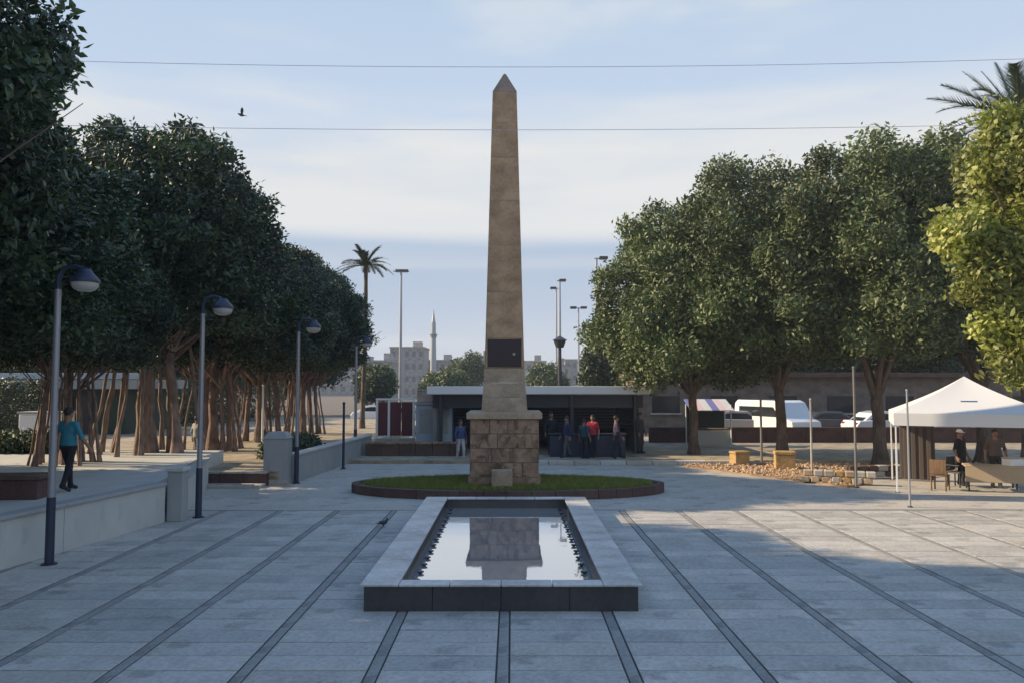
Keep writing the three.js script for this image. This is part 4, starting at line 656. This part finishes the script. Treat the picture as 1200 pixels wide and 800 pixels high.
// ------------------------------------------------------------------ people and birds
function surfaceNet(f, lo, hi, cell) {                               // mesh of f < 0 on a grid
  const n = [0, 1, 2].map(i => Math.ceil((hi[i] - lo[i]) / cell) + 1), [nx, ny, nz] = n, v = new Float32Array(nx * ny * nz), id = (x, y, z) => x + nx * (y + ny * z);
  for (let z = 0; z < nz; z++) for (let y = 0; y < ny; y++) for (let x = 0; x < nx; x++) v[id(x, y, z)] = f(lo[0] + x * cell, lo[1] + y * cell, lo[2] + z * cell);
  const map = new Int32Array(nx * ny * nz).fill(-1), pos = [], idx = [];
  for (let z = 0; z < nz - 1; z++) for (let y = 0; y < ny - 1; y++) for (let x = 0; x < nx - 1; x++) {
    let m = 0, cx = 0, cy = 0, cz = 0, k = 0; const g = i => v[id(x + (i & 1), y + ((i >> 1) & 1), z + (i >> 2))];
    for (let i = 0; i < 8; i++) if (g(i) < 0) m |= 1 << i; if (m === 0 || m === 255) continue;
    for (let i = 0; i < 8; i++) for (const b of [1, 2, 4]) if (!(i & b)) { const j = i | b, a = g(i), c = g(j); if ((a < 0) !== (c < 0)) { const t = a / (a - c); cx += (i & 1) + (b === 1 ? t : 0); cy += ((i >> 1) & 1) + (b === 2 ? t : 0); cz += (i >> 2) + (b === 4 ? t : 0); k++; } }
    map[id(x, y, z)] = pos.length / 3; pos.push(lo[0] + (x + cx / k) * cell, lo[1] + (y + cy / k) * cell, lo[2] + (z + cz / k) * cell);
  }
  for (let z = 1; z < nz - 1; z++) for (let y = 1; y < ny - 1; y++) for (let x = 1; x < nx - 1; x++) {
    const a = v[id(x, y, z)] < 0, q = (p, r, s, t) => { if (p < 0 || r < 0 || s < 0 || t < 0) return; if (a) idx.push(p, r, s, p, s, t); else idx.push(p, s, r, p, t, s); };
    if (a !== (v[id(x + 1, y, z)] < 0)) q(map[id(x, y - 1, z - 1)], map[id(x, y, z - 1)], map[id(x, y, z)], map[id(x, y - 1, z)]);
    if (a !== (v[id(x, y + 1, z)] < 0)) q(map[id(x - 1, y, z - 1)], map[id(x - 1, y, z)], map[id(x, y, z)], map[id(x, y, z - 1)]);
    if (a !== (v[id(x, y, z + 1)] < 0)) q(map[id(x - 1, y - 1, z)], map[id(x, y - 1, z)], map[id(x, y, z)], map[id(x - 1, y, z)]);
  }
  const o = new THREE.BufferGeometry(); o.setAttribute('position', new THREE.Float32BufferAttribute(pos, 3)); o.setIndex(idx); o.computeVertexNormals(); return o;
}
const cap = (p, a, b, ra, rb) => { const dx = b[0] - a[0], dy = b[1] - a[1], dz = b[2] - a[2], px = p[0] - a[0], py = p[1] - a[1], pz = p[2] - a[2], t = Math.max(0, Math.min(1, (px * dx + py * dy + pz * dz) / (dx * dx + dy * dy + dz * dz + 1e-9))); return Math.hypot(px - dx * t, py - dy * t, pz - dz * t) - ra - (rb - ra) * t; };
const smin = (a, b, k) => { const h = Math.max(0, k - Math.abs(a - b)) / k; return Math.min(a, b) - h * h * k * 0.25; };
const ell = (p, c, r) => { const x = (p[0] - c[0]) / r[0], y = (p[1] - c[1]) / r[1], z = (p[2] - c[2]) / r[2], l = Math.hypot(x, y, z); return (l - 1) * Math.min(r[0], r[1], r[2]); };
// head (origin at the chin-neck joint, facing +z) and a relaxed hand (wrist at the origin, fingers down, palm towards +x)
const headF = p => { let d = smin(ell(p, [0, 0.135, -0.012], [0.076, 0.1, 0.096]), ell(p, [0, 0.065, 0.022], [0.055, 0.075, 0.062]), 0.05); d = smin(d, cap(p, [0, 0.125, 0.083], [0, 0.088, 0.104], 0.008, 0.014), 0.02); for (const s of [-1, 1]) { d = smin(d, ell(p, [s * 0.078, 0.105, -0.01], [0.01, 0.032, 0.019]), 0.012); d = Math.max(d, -ell(p, [s * 0.031, 0.122, 0.096], [0.019, 0.012, 0.014])); } d = smin(d, ell(p, [0, 0.057, 0.082], [0.024, 0.011, 0.01]), 0.01); return smin(d, cap(p, [0, -0.07, -0.02], [0, 0.06, -0.012], 0.056, 0.052), 0.03); };
const hairF = p => { let d = ell(p, [0, 0.147, -0.02], [0.086, 0.104, 0.103]); d = Math.max(d, -(p[1] - 0.06 - Math.max(0, p[2] + 0.02) * 1.1)); return Math.max(d, -ell(p, [0, 0.135, -0.012], [0.072, 0.096, 0.092])); };
const capF = p => { const d = Math.max(ell(p, [0, 0.155, -0.012], [0.09, 0.098, 0.108]), 0.15 - p[1]); return Math.min(d, Math.max(ell(p, [0, 0.152, 0.1], [0.07, 0.012, 0.07]), 0.145 - p[1])); };
const handF = p => { let d = smin(ell(p, [0, -0.055, 0], [0.017, 0.055, 0.041]), cap(p, [0, 0.02, 0], [0, -0.03, 0], 0.026, 0.024), 0.02); [[-0.03, 0.07], [-0.01, 0.082], [0.011, 0.077], [0.03, 0.06]].forEach(([z, l]) => { const a = [0, -0.1, z], b = [0.012, -0.1 - l * 0.5, z * 1.05], c = [0.034, -0.1 - l * 0.88, z]; d = smin(d, Math.min(cap(p, a, b, 0.0095, 0.0088), cap(p, b, c, 0.0088, 0.0078)), 0.007); }); return smin(d, Math.min(cap(p, [0.006, -0.03, 0.032], [0.018, -0.065, 0.056], 0.014, 0.011), cap(p, [0.018, -0.065, 0.056], [0.03, -0.095, 0.058], 0.011, 0.009)), 0.01); };
const headParts = {}; const headGeo = (k) => headParts[k] || (headParts[k] = { head: surfaceNet((x, y, z) => headF([x, y, z]), [-0.11, -0.13, -0.14], [0.11, 0.27, 0.14], k), hair: surfaceNet((x, y, z) => hairF([x, y, z]), [-0.11, 0.0, -0.15], [0.11, 0.28, 0.13], k), cap: surfaceNet((x, y, z) => capF([x, y, z]), [-0.12, 0.11, -0.15], [0.12, 0.28, 0.2], k), hand: surfaceNet((x, y, z) => handF([x, y, z]), [-0.04, -0.21, -0.07], [0.07, 0.06, 0.085], Math.min(k, 0.006) * 0.75) });
const vcol = new THREE.MeshStandardMaterial({ vertexColors: true, roughness: 0.85 });
function person(at, turn, o) {
  const t = thing('person', o.label, 'person', at, turn), S = o.h / 1.75, fine = o.cell < 0.018, HG = headGeo(fine ? 0.005 : 0.008), st = o.stride || 0, aw = o.arms || 0.1;
  const hip = [0, 0.93, 0], J = { chest: [0, 1.27, 0.0], neck: [0, 1.47, -0.015] };
  const legs = [-1, 1].map(s => { const f = s * st, h = [s * 0.095, 0.92, 0]; return { h, k: [s * 0.1, 0.5 + Math.abs(f) * 0.02, f * 0.55 + 0.035], a: [s * 0.1, 0.085 + (f < -0.1 ? 0.05 : 0), f * 1.05 - 0.02], e: [s * 0.115, 0.035 + (f < -0.1 ? -0.005 : 0), f * 1.05 + 0.15] }; });
  const arms = [-1, 1].map((s, i) => { const f = -s * st * 0.7, P = (o.armPose && o.armPose[i]) || { e: [s * (0.235 + aw * 0.3), 1.14, f * 0.35 - 0.03], w: [s * (0.25 + aw * 0.45), 0.9, f * 0.9 + 0.06] }; return { s: [s * 0.185, 1.42, -0.01], ...P, side: s }; });
  const sk = o.skin, B = [];
  B.push([[-0.065, 0.98, 0], [0.065, 0.98, 0], 0.118, 0.118, o.pants], [[0, 1.02, 0], [0, 1.2, 0.005], 0.128, 0.135, o.shirt], [[-0.075, 1.3, 0], [0.075, 1.3, 0], 0.118, 0.118, o.shirt], [[-0.06, 1.1, 0.005], [0.06, 1.1, 0.005], 0.108, 0.108, o.shirt], [[-0.13, 1.405, -0.012], [0.13, 1.405, -0.012], 0.066, 0.066, o.shirt], [[0, 1.4, -0.015], [0, 1.5, -0.012], 0.07, 0.054, sk]);
  for (const l of legs) B.push([l.h, l.k, 0.092, 0.062, o.pants], [l.k, l.a, 0.064, 0.047, o.pants], [l.a, l.e, 0.046, 0.036, o.shoes]);
  for (const a of arms) B.push([a.s, a.e, 0.058, 0.046, o.shirt], [a.e, a.w, 0.045, 0.031, o.long ? o.shirt : sk]);
  const f = (x, y, z) => { const p = [x, y, z]; let d = 9; for (const b of B) d = smin(d, cap(p, b[0], b[1], b[2], b[3]), 0.05); return Math.max(d, -y); };
  const body = surfaceNet(f, [-0.5, -0.03, -0.55], [0.5, 1.58, 0.6], o.cell);
  const paint = (g, pick) => { const p = g.attributes.position, c = new Float32Array(p.count * 3); for (let i = 0; i < p.count; i++) { const k = pick([p.getX(i), p.getY(i), p.getZ(i)]); c.set(k, i * 3); } g.setAttribute('color', new THREE.BufferAttribute(c, 3)); return g; };
  paint(body, p => { let best = 9, k = o.shirt; for (const b of B) { const d = cap(p, b[0], b[1], b[2], b[3]); if (d < best) { best = d; k = b[4]; } } return k === o.pants && p[1] > 0.96 && !o.tucked ? o.shirt : k; });
  const Hd = paint(HG.head.clone(), p => (p[1] > 0.113 && p[1] < 0.13 && p[2] > 0.07 && Math.abs(p[0]) > 0.018 && Math.abs(p[0]) < 0.045) ? [0.03, 0.02, 0.018] : (p[1] > 0.048 && p[1] < 0.066 && p[2] > 0.075 && Math.abs(p[0]) < 0.022) ? [sk[0] * 0.8, sk[1] * 0.5, sk[2] * 0.5] : sk);
  const nk = new THREE.Matrix4().makeRotationFromEuler(new THREE.Euler(o.nod || 0.05, o.look || 0, 0)).setPosition(0, 1.525, -0.012); Hd.applyMatrix4(nk);
  const list = [body, Hd];
  for (const a of arms) { const g = HG.hand.clone(); paint(g, () => sk); const dir = new THREE.Vector3(...a.w).sub(new THREE.Vector3(...a.e)).normalize(); const q = new THREE.Quaternion().setFromUnitVectors(new THREE.Vector3(0, -1, 0), dir); if (a.side > 0) { g.scale(-1, 1, 1); const ix = g.index.array; for (let i = 0; i < ix.length; i += 3) { const tt = ix[i]; ix[i] = ix[i + 1]; ix[i + 1] = tt; } } g.applyMatrix4(new THREE.Matrix4().compose(new THREE.Vector3(...a.w), q, new THREE.Vector3(1, 1, 1))); g.computeVertexNormals(); list.push(g); }
  const m = new THREE.Mesh(mergeGeometries(list.map(g => { const r = g.toNonIndexed(); for (const k of Object.keys(r.attributes)) if (!['position', 'normal', 'color'].includes(k)) r.deleteAttribute(k); return r; })), vcol);
  m.name = 'body'; m.scale.setScalar(S); m.castShadow = m.receiveShadow = true; t.add(m);
  const hr = part('hair', HG.hair.clone().applyMatrix4(nk), std(...(o.hair || [0.02, 0.016, 0.014]), 0.7), t); hr.scale.setScalar(S);
  if (o.cap) { const c = part('cap', HG.cap.clone().applyMatrix4(nk), std(...o.cap, 0.8), t); c.scale.setScalar(S); }
  return t;
}
const SKIN = [0.30, 0.17, 0.11], DK = [0.022, 0.024, 0.032];
{
  const w = onY(78, 575, TERR_Y); person([w.x, TERR_Y + 0.001, w.z], Math.PI - 0.25, { label: 'person in turquoise shirt and black trousers walking away on the terrace', h: 1.74, cell: 0.014, stride: 0.2, arms: 0.25, shirt: [0.035, 0.20, 0.27], pants: [0.014, 0.014, 0.018], shoes: [0.02, 0.02, 0.02], skin: SKIN });
  person([-11.0, PARK_Y + 0.001, -26.95], Math.PI * 0.85, { label: 'person in pale grey clothes and white cap beside the ficus stems', h: 1.56, cell: 0.024, stride: 0.06, long: true, shirt: [0.36, 0.35, 0.34], pants: [0.27, 0.27, 0.27], shoes: [0.1, 0.1, 0.1], skin: SKIN, cap: [0.8, 0.8, 0.8] });
  const X = (px, d) => (px - 600) * d / 900, C2 = 0.026;
  const grp = [
    [646, 32.6, 0.3, { label: 'person in black jacket half hidden behind the obelisk plinth', h: 1.78, shirt: [0.02, 0.02, 0.024], pants: [0.03, 0.03, 0.05], long: true }],
    [664, 31.3, -1.3, { label: 'person in navy top and grey trousers before the pavilion', h: 1.66, shirt: [0.03, 0.035, 0.09], pants: [0.10, 0.10, 0.11], long: true, stride: 0.16 }],
    [684, 30.85, 2.4, { label: 'person in dark teal top standing beside the red shirted person', h: 1.58, shirt: [0.015, 0.06, 0.075], pants: [0.02, 0.02, 0.03], look: 0.6 }],
    [694, 31.25, -0.5, { label: 'person in bright red shirt before the dark pavilion', h: 1.72, shirt: [0.42, 0.03, 0.045], pants: [0.02, 0.022, 0.03], armPose: [{ e: [-0.27, 1.2, 0.12], w: [-0.08, 1.22, 0.28] }, null] }],
    [722, 30.9, 1.6, { label: 'person in dark purple top walking towards the pavilion end', h: 1.7, shirt: [0.05, 0.03, 0.06], pants: [0.02, 0.02, 0.026], long: true, stride: 0.2 }],
    [750, 33.2, 0.9, { label: 'person in charcoal coat standing at the pavilion end', h: 1.74, shirt: [0.04, 0.04, 0.042], pants: [0.05, 0.045, 0.045], long: true }],
    [540, 31.2, 0.6, { label: 'person in blue shirt and white trousers left of the plinth', h: 1.66, shirt: [0.05, 0.07, 0.16], pants: [0.42, 0.43, 0.46], long: true, stride: 0.12 }],
  ];
  for (const [px, d, turn, o] of grp) person([X(px, d), px < 560 ? 0.003 : 0.141, -d], turn, { cell: C2, skin: SKIN, shoes: DK, arms: 0.1, ...o });
  person(inTent(-0.05, -0.9), 0.5, { label: 'person in black clothes and white cap standing under the tent', h: 1.7, cell: C2, shirt: [0.016, 0.016, 0.02], pants: [0.02, 0.02, 0.024], shoes: DK, skin: SKIN, cap: [0.75, 0.75, 0.75] });
  person(inTent(0.85, -0.75), -0.3, { label: 'person in brown shirt standing behind the tent table', h: 1.74, cell: C2, shirt: [0.12, 0.085, 0.07], pants: [0.03, 0.03, 0.03], shoes: DK, skin: SKIN });
}
{
  const bird = (x, y, z, turn, fly, label) => {
    const o = thing('pigeon', label, 'bird', [x, y, z], turn); o.scale.setScalar(fly ? 1 : 0.75); const bm = std(0.045, 0.048, 0.055, 0.6), b0 = fly ? 0 : 0.12;
    const f = (a, b, c) => { const p = [a, b, c]; let d = ell(p, [0, b0, 0], [0.055, 0.058, 0.11]); d = smin(d, cap(p, [0, b0 + 0.03, 0.07], [0, b0 + (fly ? 0.045 : 0.1), fly ? 0.14 : 0.11], 0.038, 0.027), 0.03); d = smin(d, ell(p, [0, b0 + (fly ? 0.045 : 0.105), fly ? 0.145 : 0.115], [0.026, 0.026, 0.03]), 0.01); return smin(d, ell(p, [0, b0 - 0.01, -0.15], [0.035, 0.012, 0.085]), 0.02); };
    part('body', surfaceNet(f, [-0.1, b0 - 0.1, -0.28], [0.1, b0 + 0.18, 0.22], 0.009), bm, o);
    part('beak', new THREE.ConeGeometry(0.008, 0.03, 6).rotateX(Math.PI / 2).translate(0, b0 + (fly ? 0.042 : 0.102), fly ? 0.185 : 0.155), M.darkSteel, o);
    for (const s of [-1, 1]) { const g = fly ? new THREE.SphereGeometry(1, 14, 8).scale(0.2, 0.008, 0.065).rotateZ(s * 0.5).translate(s * 0.2, 0.13, 0) : new THREE.SphereGeometry(1, 12, 8).scale(0.014, 0.04, 0.1).translate(s * 0.053, b0 + 0.008, -0.03); part('wing', g, bm, o); if (!fly) part('leg', tube([[s * 0.022, -0.002, 0.02], [s * 0.022, 0.075, 0.0]], [0.006, 0.007], 5), M.redStone, o); }
  };
  const g = onY(449, 617); bird(g.x, 0.003, g.z, 1.9, false, 'dark pigeon standing on the paving beside the pool');
  const s = atD(283, 135, 34); bird(s.x, s.y, s.z, -1.2, true, 'small dark bird flying below the overhead cables');
}
renderer.render(scene, camera);
